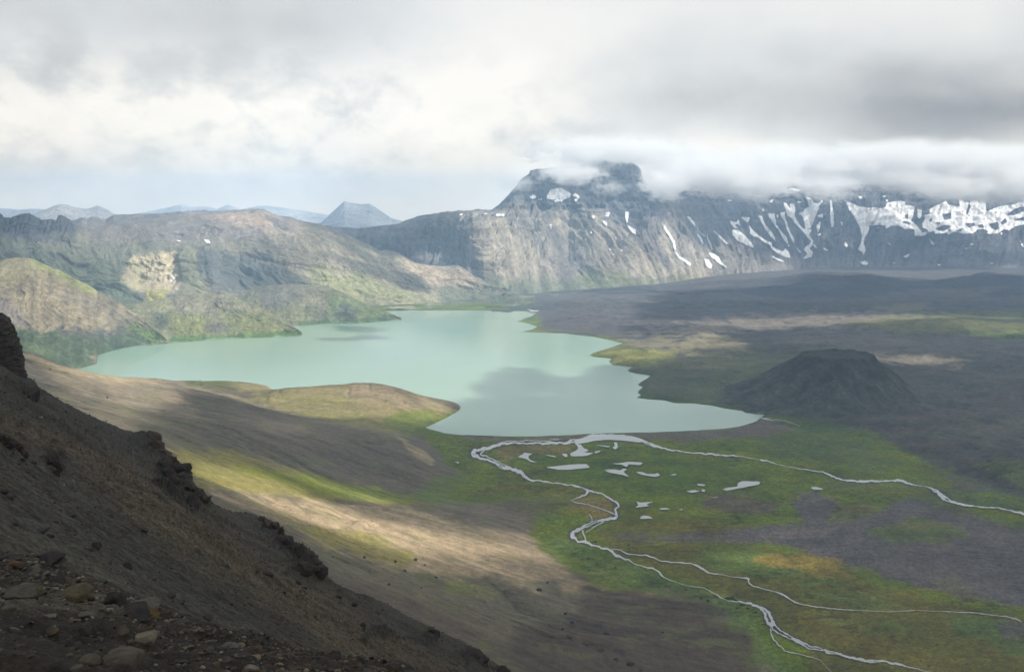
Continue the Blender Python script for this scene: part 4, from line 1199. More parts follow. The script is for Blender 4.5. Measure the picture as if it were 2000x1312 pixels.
# ------------------------------------------------------------------ streams and ponds in the marsh
STREAM_MAT = water_mat('stream_water', (0.36, 0.37, 0.36), 0.08)
WATER_Z = 1.75
RIB = [0]
def ribbon(name, pts, label, cat='stream'):
    RIB[0] += 1
    zr = WATER_Z + 0.07 * RIB[0]
    pts = np.array(pts, float)
    # resample and wobble
    d = np.concatenate([[0], np.cumsum(np.hypot(*np.diff(pts[:, :2], axis=0).T))])
    n = max(int(d[-1] / 1.6), 4)
    q = np.linspace(0, d[-1], n)
    x = np.interp(q, d, pts[:, 0]); y = np.interp(q, d, pts[:, 1]); w = np.interp(q, d, pts[:, 2])
    k = np.array([1, 2, 3, 2, 1.]) / 9
    xs = np.convolve(np.pad(x, 2, 'edge'), k, 'valid'); ys = np.convolve(np.pad(y, 2, 'edge'), k, 'valid')
    seed = int(pts[0, 0]) % 97
    tx, ty = np.gradient(xs), np.gradient(ys)
    L = np.hypot(tx, ty) + 1e-6
    nx, ny = -ty / L, tx / L
    wob = fbm(q / 9, q * 0 + 0.4, 3, seed) * np.minimum(w, 4) * 0.45
    xs = xs + nx * wob; ys = ys + ny * wob
    wl = w * 0.40 * np.clip(1 + 0.8 * fbm(q / 13, q * 0 + 5.3, 3, seed + 3, 0.5), 0.3, 2); wr = w * 0.40 * np.clip(1 + 0.8 * fbm(q / 13, q * 0 + 9.3, 3, seed + 5, 0.5), 0.3, 2)
    i = np.arange(n - 1)
    # wide reaches part into two strands round gravel islands
    part = sstep(4.2, 6.5, w) * sstep(-0.25, 0.35, fbm(q / 22, q * 0 + 2.2, 2, seed + 8))
    Vs, Fs = [], []
    for sgn, zz_ in ((1, 0.0), (-1, 0.03)):
        off = sgn * part * w * 0.42
        cxs, cys = xs + nx * off, ys + ny * off * 0.8
        sl_, sr_ = wl * (1 - 0.62 * part), wr * (1 - 0.62 * part)
        A = onplane(cxs + nx * sl_, cys + ny * sl_, zr + zz_); B = onplane(cxs - nx * sr_, cys - ny * sr_, zr + zz_)
        Vs += [A, B]; b_ = 0 if sgn == 1 else 2 * n
        Fs.append(np.stack([i, i + 1, n + i + 1, n + i], 1) + b_)
        if part.max() < 0.05: break
    V = np.concatenate(Vs); F = np.concatenate(Fs)
    o = mesh_from(name, V, F, STREAM_MAT)
    return tag(o, label, cat, 'structure')

import bmesh
def pond(poly, label, name='pond', z=WATER_Z, cat='pond'):
    RIB[0] += 1
    z = WATER_Z + 0.07 * RIB[0] - 0.5
    poly = np.array(poly, float)
    p = densify(poly, 5)
    k = np.array([1, 2, 1.]) / 4
    pad = np.concatenate([p[-1:], p, p[:1]])
    p = np.stack([np.convolve(pad[:, 0], k, 'valid'), np.convolve(pad[:, 1], k, 'valid')], 1)
    j = np.arange(len(p)); sd_ = int(abs(poly[0, 0])) % 89
    p = p + 0.5 * np.stack([fbm(j / 3.0, j * 0, 2, sd_), 0.6 * fbm(j / 3.0, j * 0 + 4, 2, sd_)], 1)
    W = onplane(p[:, 0], p[:, 1], z)
    bm = bmesh.new()
    f = bm.faces.new([bm.verts.new(tuple(w)) for w in W])
    bmesh.ops.triangulate(bm, faces=[f])
    bm.normal_update()
    for f in bm.faces:
        if f.normal.z < 0: f.normal_flip()
    me = bpy.data.meshes.new(name)
    bm.to_mesh(me); bm.free()
    me.materials.append(STREAM_MAT)
    o = bpy.data.objects.new(name, me)
    col.objects.link(o)
    return tag(o, label, cat, 'structure')

ribbon('stream', [(1162,849,9),(1150,858,9),(1130,861,8),(1100,864,6),(1060,865,5),(1035,866,4),(1010,864,3),(985,865,4),(965,871,4.5),(942,877,7),(926,882,10),(924,888,8),(940,895,5),(962,900,4),(974,908,6),(985,913,7),(998,915,7),(1012,920,7),(1022,927,7),(1027,933,6),(1045,938,3.5),(1070,941,2.5),(1100,945,3.5),(1130,950,3.5),(1150,957,5),(1175,964,2.5),(1190,973,4),(1205,980,4.5),(1208,988,4.5),(1202,996,4),(1203,1002,6),(1205,1010,7),(1190,1013,5),(1160,1019,6),(1140,1029,8),(1121,1039,8),(1117,1047,8),(1128,1056,6),(1150,1061,5),(1165,1066,4),(1190,1073,5),(1200,1081,6),(1215,1088,5),(1226,1092,4),(1240,1100,2.2),(1262,1108,2.2),(1275,1110,4),(1290,1120,4),(1297,1127,2.2),(1311,1133,1.3),(1340,1143,0.7),(1372,1147,1.4),(1383,1152,2.5),(1400,1160,2.5),(1408,1167,2.2),(1425,1173,1.6),(1440,1174,3),(1470,1180,4.5)],
       'winding silver stream that loops from the lake down the marsh')
ribbon('stream', [(1468,1180,4),(1490,1188,8),(1498,1198,11),(1504,1212,12),(1514,1227,11),(1530,1238,8),(1555,1250,7),(1580,1262,7),(1620,1273,6),(1660,1283,5),(1700,1290,6),(1740,1293,5),(1780,1302,3),(1810,1310,1.6),(1850,1318,1.5)],
       'wide grey braided reach of the stream at the picture\'s bottom edge')
ribbon('stream', [(996,912,1.5),(980,905,2),(955,893,2.2),(938,886,3),(946,877,2.5),(965,868,2),(990,861,2),(1040,860,1.6),(1080,862,2)], 'thin braid hugging the inside of the upper stream loop')
ribbon('stream', [(1150,956,5),(1145,965,4),(1126,973,2),(1114,977,2),(1128,982,2),(1150,985,1.4),(1165,991,2.2),(1190,999,2),(1202,1004,2)], 'narrow side channel cutting the brown grass patch')
ribbon('stream', [(1150,1003,1.3),(1156,1010,1.8),(1156,1018,1.5)], 'tiny hooked trickle above the lower stream bend')
ribbon('stream', [(1137,1034,4),(1140,1044,2.5),(1148,1060,2)], 'short braid crossing the gravel island at the stream bend')
ribbon('stream', [(1180,1018,2.5),(1165,1025,2.2),(1152,1035,1.8),(1143,1040,1.6)], 'curved strand beside the lower stream bend')
ribbon('stream', [(1192,1071,1.4),(1210,1073,1.8),(1225,1081,2.4),(1245,1083,2),(1262,1084,2.6),(1275,1088,2.6),(1290,1095,2.3),(1325,1098,2.2),(1350,1100,2.6),(1362,1104,4),(1373,1111,4),(1385,1119,3),(1402,1120,2),(1430,1126,0.8),(1450,1127,2.2),(1462,1130,3.4),(1462,1136,2.6),(1468,1143,2.2),(1500,1152,1.8),(1515,1155,1.2),(1522,1157,3.5),(1538,1166,3.5),(1555,1177,2.7),(1590,1184,1.8),(1650,1190,2.1),(1670,1191,1.2),(1740,1194,0.8),(1790,1191,1.3),(1830,1193,0.8),(1860,1194,1.8),(1905,1196,1.8),(1940,1201,1.3),(1965,1203,1.8),(1985,1208,2.6),(1996,1214,1.3)],
       'thin bright brook running through the yellow-green lower marsh')
ribbon('stream', [(1504,1226,4),(1509,1245,3.5),(1524,1262,3),(1536,1272,2.5),(1560,1276,1.2),(1600,1287,0.9),(1630,1318,0.9)], 'faint muddy side arm left of the wide grey reach')
ribbon('stream', [(1150,851,6),(1180,851,10),(1215,854,10),(1245,859,8),(1265,866,6),(1285,872,5),(1310,878,3.5),(1340,883,2.6),(1380,886,3.4),(1420,889,3.2),(1450,892,2),(1469,895,1.0),(1484,897,0.9)], 'bright outlet stream leaving the lake\'s near shore to the right')
ribbon('stream', [(1484,897,3.4),(1500,901,2.6),(1520,907,1.2),(1545,912,1.6),(1575,917,2.2),(1610,922,2.6),(1625,930,4),(1650,937,3.5),(1685,940,4.5),(1710,940,4.2),(1735,938,3.4),(1755,937,5.5),(1770,943,5),(1786,947,2.2),(1804,949,0.9)], 'middle reach of the right-hand stream crossing dull green marsh')
ribbon('stream', [(1805,949,1.4),(1820,953,4),(1832,962,9),(1842,970,9),(1855,978,5.5),(1880,985,4.5),(1905,988,3.5),(1925,991,2.5),(1950,991,2.6),(1980,998,3.6),(2005,1005,4.5),(2120,1022,5)], 'last reach of the right-hand stream running out beside dark gravel')
ribbon('stream', [(1487,817,2.5),(1505,819,3),(1525,820,2),(1545,825,1.6),(1563,832,1.2)], 'pale dry channel leaving the lake\'s right tip')
ribbon('stream', [(1052,608,5),(1030,605,3),(1018,599,3),(1030,594,2),(1017,590,2),(1028,586,1)], 'hooked inlet stream entering the far end of the lake')
pond([(1118,862),(1142,853),(1158,848),(1185,848),(1236,851),(1262,860),(1250,864),(1215,860),(1185,858),(1160,861),(1128,867)], 'silver delta where both outlets leave the lake\'s near shore', 'delta_channel', cat='channel')
PONDS = [
 ([(1065,912),(1085,910),(1120,906),(1145,906),(1154,913),(1110,917),(1090,917)], 'long lens-shaped pond, smooth and biggest inside the stream loop'),
 ([(1122,865),(1135,868),(1140,875),(1151,879),(1140,883),(1160,884),(1146,890),(1115,891),(1113,885),(1128,878),(1129,872)], 'ragged triangular pool hanging below the delta'),
 ([(1012,891),(1023,886),(1022,883),(1040,886),(1031,890),(1035,898),(1051,902),(1037,902),(1028,896),(1013,893)], 'crooked pond in the upper left of the stream loop'),
 ([(1180,917),(1200,916),(1212,918),(1216,915),(1225,915),(1218,921),(1229,931),(1215,927),(1200,924),(1188,922)], 'forked pond just above the hooked one'),
 ([(1194,905),(1210,904),(1225,901),(1257,903),(1250,908),(1228,906),(1224,912),(1214,907)], 'spiky thin pond nearest the right outlet stream'),
 ([(1243,921),(1255,921),(1262,925),(1280,925),(1284,923),(1290,928),(1280,931),(1260,928),(1247,925)], 'tadpole-shaped pond right of the forked pond'),
 ([(1243,978),(1250,981),(1278,979),(1262,984),(1268,988),(1240,991),(1247,986)], 'star-shaped pond on the open marsh'),
 ([(1249,1011),(1255,1006),(1268,1007),(1276,1012),(1255,1013)], 'small oval pond below the star-shaped pond'),
 ([(1411,955),(1420,952),(1440,950),(1441,943),(1450,939),(1485,940),(1482,946),(1460,950),(1440,954),(1420,958)], 'bright stepped pond beside the brown mud flat'),
 ([(1583,951),(1592,950),(1608,954),(1605,956),(1588,956)], 'lone small pond right of the brown mud flat'),
 ([(1360,944),(1378,946),(1375,949),(1364,948)], 'upper flat sliver pond left of the stepped pond'),
 ([(1340,959),(1355,956),(1368,959),(1350,962)], 'lower curved sliver pond left of the stepped pond'),
 ([(1371,955),(1378,956),(1376,960),(1370,959)], 'tiny hook pond touching the curved sliver'),
 ([(1388,971),(1403,970),(1398,972)], 'thin streak of water above the brown mud flat'),
 ([(1287,992),(1300,991),(1310,994),(1290,995)], 'pale thin pond right of the star-shaped pond'),
 ([(1325,994),(1334,993),(1332,996)], 'dot of water farthest right of the star-shaped pond'),
 ([(1307,927),(1322,924),(1318,928)], 'tiny pond right of the tadpole-shaped pond'),
 ([(1160,868),(1192,871),(1188,873)], 'straight water sliver right of the triangular pool'),
 ([(1199,863),(1205,864),(1207,873),(1202,878),(1196,874),(1201,870)], 'upright narrow pool under the outlet stream'),
 ([(887,900),(897,902),(895,905)], 'small pool alone left of the stream loop'),
 ([(1062,887),(1085,890),(1085,893)], 'slanted water sliver left of the triangular pool'),
 ([(1098,885),(1108,886),(1108,893),(1100,890)], 'little pool joined to the triangular pool\'s left side'),
 ([(1160,882),(1172,879),(1173,881),(1163,885)], 'little pool right of the triangular pool'),
 ([(1065,858),(1094,857),(1090,859)], 'thin puddle on the beach left of the delta'),
]
for pl_, lb in PONDS:
    pond(pl_, lb)

# ------------------------------------------------------------------ dark foreground slope (a plane of scree falling right and forward)
CREST_PX = [(-260,540),(-60,650),(-20,690),(22,716),(48,732),(66,742),(76,756),(90,766),(110,778),(150,800),(200,822),(240,838),(265,845),(283,842),(296,850),(305,862),(318,872),(330,892),(345,912),(352,922),(358,935),(370,948),(383,955),(395,963),(404,972),(418,984),(440,992),(470,1000),(495,1004),(512,1010),(525,1022),(540,1035),(556,1048),(575,1064),(600,1082),(618,1100),(632,1122),(660,1140),(700,1158),(740,1172),(770,1188),(800,1205),(850,1228),(900,1250),(940,1275),(975,1300),(1000,1318),(1080,1365),(1200,1440)]
FN = np.array([-0.522, 0.853])
def plane_Y(u, v):
    q = (u - 0) * FN[0] + (v - 700) * FN[1]
    return 1.0 / np.maximum(1 / 260.0 + 7.63e-5 * q, 1e-4)

def make_slope():
    C = 1000
    cp = np.array(CREST_PX, float)
    d = np.concatenate([[0], np.cumsum(np.hypot(*np.diff(cp, axis=0).T))])
    q = np.linspace(0, d[-1], C)
    cu = np.interp(q, d, cp[:, 0]); cv = np.interp(q, d, cp[:, 1])
    # little jags along the skyline
    cv = cv + 1.6 * fbm(q / 9, q * 0, 4, 401) + 1.2 * fbm(q / 40, q * 0, 2, 402)
    rows = []
    R = 430
    for j in range(R):
        k = 620 * (j / (R - 1)) ** 1.15
        u = cu + FN[0] * k; v = cv + FN[1] * k
        Y = plane_Y(u, v)
        rows.append(unproj(u, v, Y))
    G = np.array(rows)
    # hidden far side of the rib
    bk = []
    c = G[0]
    for j in range(18, 0, -1):
        k = j / 18.0
        r = c.copy()
        hd = c[:, :2] / np.linalg.norm(c[:, :2], axis=1, keepdims=True)
        r[:, :2] += hd * 95 * k; r[:, 2] -= 55 * k + 60 * k ** 1.3
        bk.append(r)
    G = np.concatenate([np.array(bk), G])
    nb = 18
    X, Y, Z = G[..., 0], G[..., 1], G[..., 2]
    # along-slope frame: fall line points right and forward
    g = np.array([0.0717, 0.0388]); g /= np.linalg.norm(g)
    s1 = X * g[0] + Y * g[1]; s2 = -X * g[1] + Y * g[0]
    w = np.ones(G.shape[:2]); w[:nb] = 0.3; w[nb:nb + 25] *= np.linspace(0.15, 1, 25)[:, None]
    dist = np.sqrt(X**2 + Y**2)
    near = sstep(30, 90, dist)
    wob = fbm(X / 40, Y / 40, 3, 411)
    rel = (0.5 * fbm(s2 / 5 + wob * 2, s1 / 60, 4, 412, 0.6) + 1.6 * fbm(X / 28, Y / 28, 4, 413) * near + 0.22 * fbm(X / 1.6, Y / 1.6, 3, 414)) * near + 0.10 * fbm(X / 1.2, Y / 1.2, 3, 415)
    # rocky ground next to the skyline
    u, v = proj(X, Y, Z)
    crag = np.zeros_like(X)
    for cuu, cvv, ru, rv, h in ((300,862,40,26,2.0),(355,935,50,36,2.6),(395,975,24,16,1.6),(540,1035,36,22,1.8),(600,1095,40,34,2.6),(90,775,40,20,0.6),(30,760,60,30,0.4),(110,905,18,20,1.5),(20,870,40,24,1.0),(780,1250,90,18,1.0),(930,1280,40,20,1.2),(690,1170,60,14,0.8)):
        crag += h * np.exp(-(((u - cuu) / ru) ** 2 + ((v - cvv) / rv) ** 2))
    crg = crag * np.maximum(ridged(X / 5.5, Z / 5.5 + Y / 9, 4, 421, 0.6) - 0.15, 0) * 1.5
    crg2 = crag * fbm(X / 1.5, Z / 1.5 + Y / 3, 4, 422, 0.6) * 0.5
    G[..., 2] += rel * w + (crg + crg2) * np.clip(w * 3, 0.3, 1)
    P = G.reshape(-1, 3)
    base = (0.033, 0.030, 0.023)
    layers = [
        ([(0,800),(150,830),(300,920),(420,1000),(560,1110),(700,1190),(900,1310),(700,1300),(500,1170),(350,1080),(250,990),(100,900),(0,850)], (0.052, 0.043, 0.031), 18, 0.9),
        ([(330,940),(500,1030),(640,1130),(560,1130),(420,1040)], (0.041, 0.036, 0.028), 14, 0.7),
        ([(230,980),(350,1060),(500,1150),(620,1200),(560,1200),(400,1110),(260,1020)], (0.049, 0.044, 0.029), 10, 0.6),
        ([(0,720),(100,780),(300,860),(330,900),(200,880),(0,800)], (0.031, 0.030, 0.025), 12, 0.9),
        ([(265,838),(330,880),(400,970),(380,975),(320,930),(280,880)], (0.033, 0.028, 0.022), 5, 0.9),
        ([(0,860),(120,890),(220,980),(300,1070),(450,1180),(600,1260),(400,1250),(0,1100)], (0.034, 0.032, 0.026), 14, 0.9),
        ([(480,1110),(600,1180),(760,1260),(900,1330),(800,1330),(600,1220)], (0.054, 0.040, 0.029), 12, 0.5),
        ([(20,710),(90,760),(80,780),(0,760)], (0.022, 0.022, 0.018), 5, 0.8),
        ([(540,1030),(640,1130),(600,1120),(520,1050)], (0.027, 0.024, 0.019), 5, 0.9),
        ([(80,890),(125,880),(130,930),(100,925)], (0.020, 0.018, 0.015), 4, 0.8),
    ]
    c, wa, wb = paint(P, base, layers, 9.0, 1.0, 41)
    st = fbm(s2.ravel() / 1.6 + wob.ravel() * 3, s1.ravel() / 28, 5, 431, 0.65)
    st2 = fbm(s2.ravel() / 9 + wob.ravel(), s1.ravel() / 80, 4, 432, 0.6)
    mt = fbm(P[:, 0] / 0.9, P[:, 1] / 0.9, 3, 433, 0.7)
    sp = sstep(0.62, 0.9, fbm(P[:, 0] / 0.7, P[:, 1] / 0.7, 3, 434, 0.8))
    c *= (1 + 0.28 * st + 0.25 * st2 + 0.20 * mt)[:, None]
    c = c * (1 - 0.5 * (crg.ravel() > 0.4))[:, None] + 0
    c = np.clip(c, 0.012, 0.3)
    mat = terrain_mat('dark_scree', 0.8, 0.85, 1.0, 0.35, streak=(1.6, (0.09, 1.0, 0.4), (0, 0, math.radians(28)), 0.3))
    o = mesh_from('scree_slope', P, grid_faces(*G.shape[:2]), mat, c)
    tag(o, 'steep dark scree slope sweeping down from the left under the viewpoint', 'scree slope', 'structure')
    return G
SLOPE = make_slope()

# rubble shoulder at the bottom left, a few metres off
def make_rubble():
    near = [(-500,1560,3.0),(0,1560,3.3),(500,1560,4.0),(900,1560,5.0)]
    bot = [(-500,1300,5.2),(0,1312,5.4),(250,1312,6.2),(500,1312,8.0),(700,1316,10.5),(900,1400,12.0)]
    mid = [(-500,1180,9.0),(0,1190,9.8),(200,1215,9.8),(400,1252,10.0),(600,1290,11.5),(700,1302,12.4),(900,1380,13.5)]
    edge = [(-500,1000,25),(-100,1050,24),(0,1078,22.5),(60,1082,22),(110,1108,21),(150,1128,20),(200,1142,18.5),(260,1172,17.5),(300,1196,17),(360,1212,16.5),(420,1232,16),(470,1246,15.5),(520,1262,15),(580,1282,14.6),(640,1284,14.4),(700,1288,14.2),(760,1296,14),(800,1318,14),(900,1380,14.5)]
    G, cum = loft([near, bot, mid, edge], -500, 900, 620, 260)
    G = roughen(G, 1.7, 0.16, 451)
    G = roughen(G, 0.35, 0.035, 452)
    c = G[-1]; ex = []
    for j in range(1, 14):
        k = j / 13
        r = c.copy(); r[:, 1] += 7 * k; r[:, 0] += 2 * k; r[:, 2] -= 1.0 * k + 12 * k ** 1.6
        ex.append(r)
    G = np.concatenate([G, np.array(ex)])
    P = G.reshape(-1, 3)
    layers = [([(-500,1180),(300,1180),(700,1330),(-500,1400)], (0.018, 0.015, 0.012), 20, 0.8), ([(0,1150),(200,1150),(260,1200),(0,1190)], (0.05, 0.048, 0.036), 10, 0.8)]
    cc, wa, wb = paint(P, (0.019, 0.0175, 0.0145), layers, 1.0, 1.0, 45)
    cc *= (1 + 0.4 * fbm(P[:, 0] / 0.12, P[:, 1] / 0.12, 4, 453, 0.7) + 0.25 * wa)[:, None]
    o = mesh_from('rubble_ground', P, grid_faces(*G.shape[:2]), terrain_mat('grit', 0.05, 0.55, 0.9, 0.03), np.clip(cc, 0.008, 0.3))
    tag(o, 'gritty brown ground under the loose rocks at the bottom left', 'ground', 'structure')
    return G
RUB = make_rubble()
RUBF = RUB.reshape(-1, 3)
RU, RV = proj(RUBF[:, 0], RUBF[:, 1], RUBF[:, 2])
SLF = SLOPE[18:].reshape(-1, 3)
SU, SV = proj(SLF[:, 0], SLF[:, 1], SLF[:, 2])

def on_surface(u, v, which):
    if which == 'rubble':
        i = np.argmin((RU - u) ** 2 + (RV - v) ** 2 + 0 * RUBF[:, 1])
        return RUBF[i]
    i = np.argmin((SU - u) ** 2 + (SV - v) ** 2)
    return SLF[i]

# ------------------------------------------------------------------ rocks
def ico(sub):
    bm = bmesh.new()
    bmesh.ops.create_icosphere(bm, subdivisions=sub, radius=1.0)
    bm.verts.ensure_lookup_table()
    V = np.array([v.co[:] for v in bm.verts]); F = np.array([[v.index for v in f.verts] for f in bm.faces])
    bm.free()
    return V, F
ICO = {k: ico(k) for k in (2, 3, 4, 5)}

def perlin3ish(V, s, seed):
    return (fbm(V[:, 0] / s + V[:, 2] * 0.7 / s, V[:, 1] / s - V[:, 2] * 0.4 / s, 4, seed, 0.6) + fbm(V[:, 2] / s + 9, V[:, 0] / s - V[:, 1] / s, 4, seed + 3, 0.6)) * 0.5

def rock_shape(seed, size, sub=3, facets=12, rnd=0.12, rough=0.05):
    """angular broken stone: a ball cut by random planes, edges a little worn"""
    r = np.random.RandomState(seed)
    V, F = ICO[sub]
    n = r.normal(size=(facets, 3)); n /= np.linalg.norm(n, axis=1, keepdims=True)
    n[0] = (0.15, -0.1, 1); n[0] /= np.linalg.norm(n[0])
    n[1] = (0, 0, -1)
    dd = r.uniform(0.55, 0.95, facets)
    dots = np.maximum(V @ n.T, 1e-3)
    k = 1 / (rnd * 0.25 + 0.008)
    rad = (dd / dots)
    rad = np.minimum(rad, 3)
    m_ = rad.min(1)
    soft = m_ - np.log(np.exp(-(rad - m_[:, None]) * k).sum(1)) / k
    soft = np.clip(soft, 0.3, 1.15)
    P = V * soft[:, None]
    P = P + V * (rough * perlin3ish(P + seed % 13, 0.35, seed % 50))[:, None]
    P = P * np.asarray(size)[None, :] * 0.5 / 0.8
    return P, F

ROCKMATS = {
    'dark': rock_mat('basalt', (0.024, 0.024, 0.026), 0.10), 'grey': rock_mat('grey_stone', (0.046, 0.045, 0.040), 0.10),
    'pale': rock_mat('pale_stone', (0.100, 0.094, 0.080), 0.08), 'olive': rock_mat('lichen_stone', (0.051, 0.048, 0.030), 0.12),
    'rust': rock_mat('rusty_stone', (0.052, 0.034, 0.026), 0.10), 'ochre': rock_mat('ochre_stone', (0.073, 0.056, 0.027), 0.08),
    'brown': rock_mat('brown_stone', (0.046, 0.037, 0.030), 0.10), 'crag': rock_mat('crag_rock', (0.022, 0.019, 0.018), 0.9, 0.7, 0.9, 0.5),
    'crag_red': rock_mat('reddish_crag_rock', (0.030, 0.024, 0.021), 0.9, 0.7, 0.9, 0.5),
}

def rock_at(name, u, v, wpx, hpx, seed, mat, label, which='rubble', depth=0.9, rot=None, group=None, cat='rock', sub=3, sink=0.25, tilt=0.25, facets=12, rnd=0.12, rough=0.05):
    """u, v is the middle of the stone's foot as it stands on the ground there"""
    p = on_surface(u, v, which)
    m = p[1] / FPX
    w, h = wpx * m, hpx * m
    P, F = rock_shape(seed, (w, w * depth, h * 1.15), sub, facets, rnd, rough)
    o = mesh_from(name, P, F, ROCKMATS[mat], smooth=False if sub < 4 else True)
    if sub < 4:
        o.data.polygons.foreach_set('use_smooth', np.ones(len(F), bool))
        o.data.set_sharp_from_angle(angle=math.radians(38))
    o.location = (p[0], p[1], p[2] + h * (0.5 - sink))
    r = random.Random(seed)
    o.rotation_euler = rot if rot else (r.uniform(-tilt, tilt), r.uniform(-tilt, tilt), r.uniform(0, 6.28))
    return tag(o, label, cat, None, group)

BIG = [
 (146,1170,66,38,'olive','tan-topped pointed boulder, tallest at the rubble edge'),
 (228,1182,44,38,'dark','black blocky boulder with a flat dark face by the rubble edge'),
 (282,1188,60,26,'grey','grey sloping slab leaning right of the black boulder'),
 (62,1158,40,32,'olive','round yellow-green lichen boulder at the left'),
 (96,1100,62,34,'dark','jagged dark boulder at the top of the rubble'),
 (118,1070,46,16,'grey','flat pale-edged slab on top of the rubble crest'),
 (262,1204,60,22,'dark','long low bluish-black rock below the grey slab'),
 (296,1208,26,22,'ochre','yellow-ochre stone at the rubble edge'),
 (355,1226,44,28,'dark','rounded brown-black boulder between the two ochre stones'),
 (394,1236,20,22,'ochre','small upright ochre stone right of the rounded dark boulder'),
 (286,1252,48,24,'pale','pale flat-topped block standing in the rubble'),
 (240,1306,78,46,'grey','big smooth grey dome rock at the bottom edge'),
 (176,1298,40,26,'grey','squat grey rock left of the big smooth dome rock'),
 (250,1278,20,15,'pale','small whitish stone under the pale flat-topped block'),
 (334,1268,14,10,'pale','bright whitish pebble right of the pale flat-topped block'),
 (40,1164,56,20,'grey','long grey slab below the lichen boulder'),
 (430,1250,44,26,'rust','large rust-red boulder on the rubble edge'),
 (392,1262,50,22,'dark','dark angular block in front of the rust-red boulder'),
 (440,1272,46,16,'grey','pale-topped tilted slab under the rust-red boulder'),
 (500,1272,22,14,'rust','small reddish stone on the rubble edge'),
 (592,1296,40,24,'brown','brown block at the bottom beside the long black outcrop'),
 (166,1206,34,14,'grey','flat light grey stone in the middle of the rubble'),
 (134,1146,20,26,'grey','greenish upright stone left of the pointed boulder'),
 (36,1108,30,18,'rust','dull red-brown stone at the left side of the crest'),
 (12,1100,26,26,'dark','black lump at the picture\'s left edge of the crest'),
 (14,1196,26,18,'grey','round grey stone at the picture\'s left edge in mid rubble'),
 (478,1290,44,18,'dark','dark wedge rock at the bottom in front of the rubble edge'),
 (150,1218,22,12,'grey','small curved grey stone left of the flat light grey stone'),
 (110,1140,34,18,'dark','dark rock wedged below the jagged boulder'),
]
for k, (u, v, w, h, mt, lb) in enumerate(BIG):
    rock_at('boulder' if w > 30 else 'stone', u, v, w, h, 500 + k * 7, mt, lb, cat='boulder' if w > 30 else 'stone', tilt=0.2, sub=4 if w > 40 else 3, rough=0.07, facets=11 if k % 2 else 14)

# long black outcrop at the bottom edge
def outcrop(name, lumps, mat, label, seed, which='slope', rough=0.16, lift=0.0, sub=4):
    Vs, Fs, b = [], [], 0
    base = None
    for i, (u, v, w, h, dp) in enumerate(lumps):
        p = on_surface(u, v, which)
        if base is None: base = p
        m = p[1] / FPX
        P, F = rock_shape(seed + i * 11, (w * m, w * m * dp, h * m * 1.25), sub, 14, 0.10, rough)
        a = (i * 2.4) % 6.28
        R_ = np.array([[math.cos(a), -math.sin(a), 0], [math.sin(a), math.cos(a), 0], [0, 0, 1]])
        P0 = P
        P = (P / [w * m, w * m * dp, h * m]) @ R_.T * [w * m, w * m * dp, h * m]
        P = P * [0.60, 0.60, 0.62] + (p - base) + [0, 0, h * m * (0.10 + lift)]
        Vs.append(P); Fs.append(F + b); b += len(P)
    V = np.concatenate(Vs); F = np.concatenate(Fs)
    sz = (V.max(0) - V.min(0)).max()
    t0 = mesh_from(name, V, F, None, link=True)
    rm = t0.modifiers.new('fuse', 'REMESH'); rm.mode = 'VOXEL'; rm.voxel_size = sz / 90
    dg = bpy.context.evaluated_depsgraph_get()
    me = bpy.data.meshes.new_from_object(t0.evaluated_get(dg))
    bpy.data.objects.remove(t0)
    co = np.empty(len(me.vertices) * 3, np.float32); me.vertices.foreach_get('co', co); V = co.reshape(-1, 3).astype(float)
    nr = np.empty(len(V) * 3, np.float32); me.vertices.foreach_get('normal', nr); nr = nr.reshape(-1, 3)
    dsp = ridged(V[:, 0] / sz * 9 + V[:, 1] / sz * 5, V[:, 2] / sz * 11 - V[:, 1] / sz * 4, 4, seed % 40, 0.62) * 0.045 + fbm(V[:, 0] / sz * 26 - V[:, 1] / sz * 9, V[:, 2] / sz * 26 + V[:, 1] / sz * 9, 4, seed % 31, 0.65) * 0.022
    V = V + nr * (dsp * sz)[:, None]
    nl = len(me.polygons); tot = np.empty(nl, np.int32); me.polygons.foreach_get('loop_total', tot)
    li = np.empty(len(me.loops), np.int32); me.loops.foreach_get('vertex_index', li)
    Q = li.reshape(-1, 4)
    lab = np.arange(len(V))
    while True:
        mn = lab[Q].min(1); new = lab.copy()
        for k_ in range(4): np.minimum.at(new, Q[:, k_], mn)
        new = new[new]
        if (new == lab).all(): break
        lab = new
    ids, cn = np.unique(lab, return_counts=True)
    ids = ids[np.argsort(-cn)]
    bpy.data.meshes.remove(me)
    o = None
    for q_, iid in enumerate(ids):
        fs = Q[lab[Q[:, 0]] == iid]
        if len(fs) < 60 and q_ > 0: continue
        v_, f_, _ = compact(V, fs)
        ob = mesh_from(name if q_ == 0 else 'rock_block', v_, f_, ROCKMATS[mat], parent=o)
        ob.data.set_sharp_from_angle(angle=math.radians(35))
        if q_ == 0: o = ob
    o.location = tuple(base)
    return tag(o, label, 'rock outcrop')

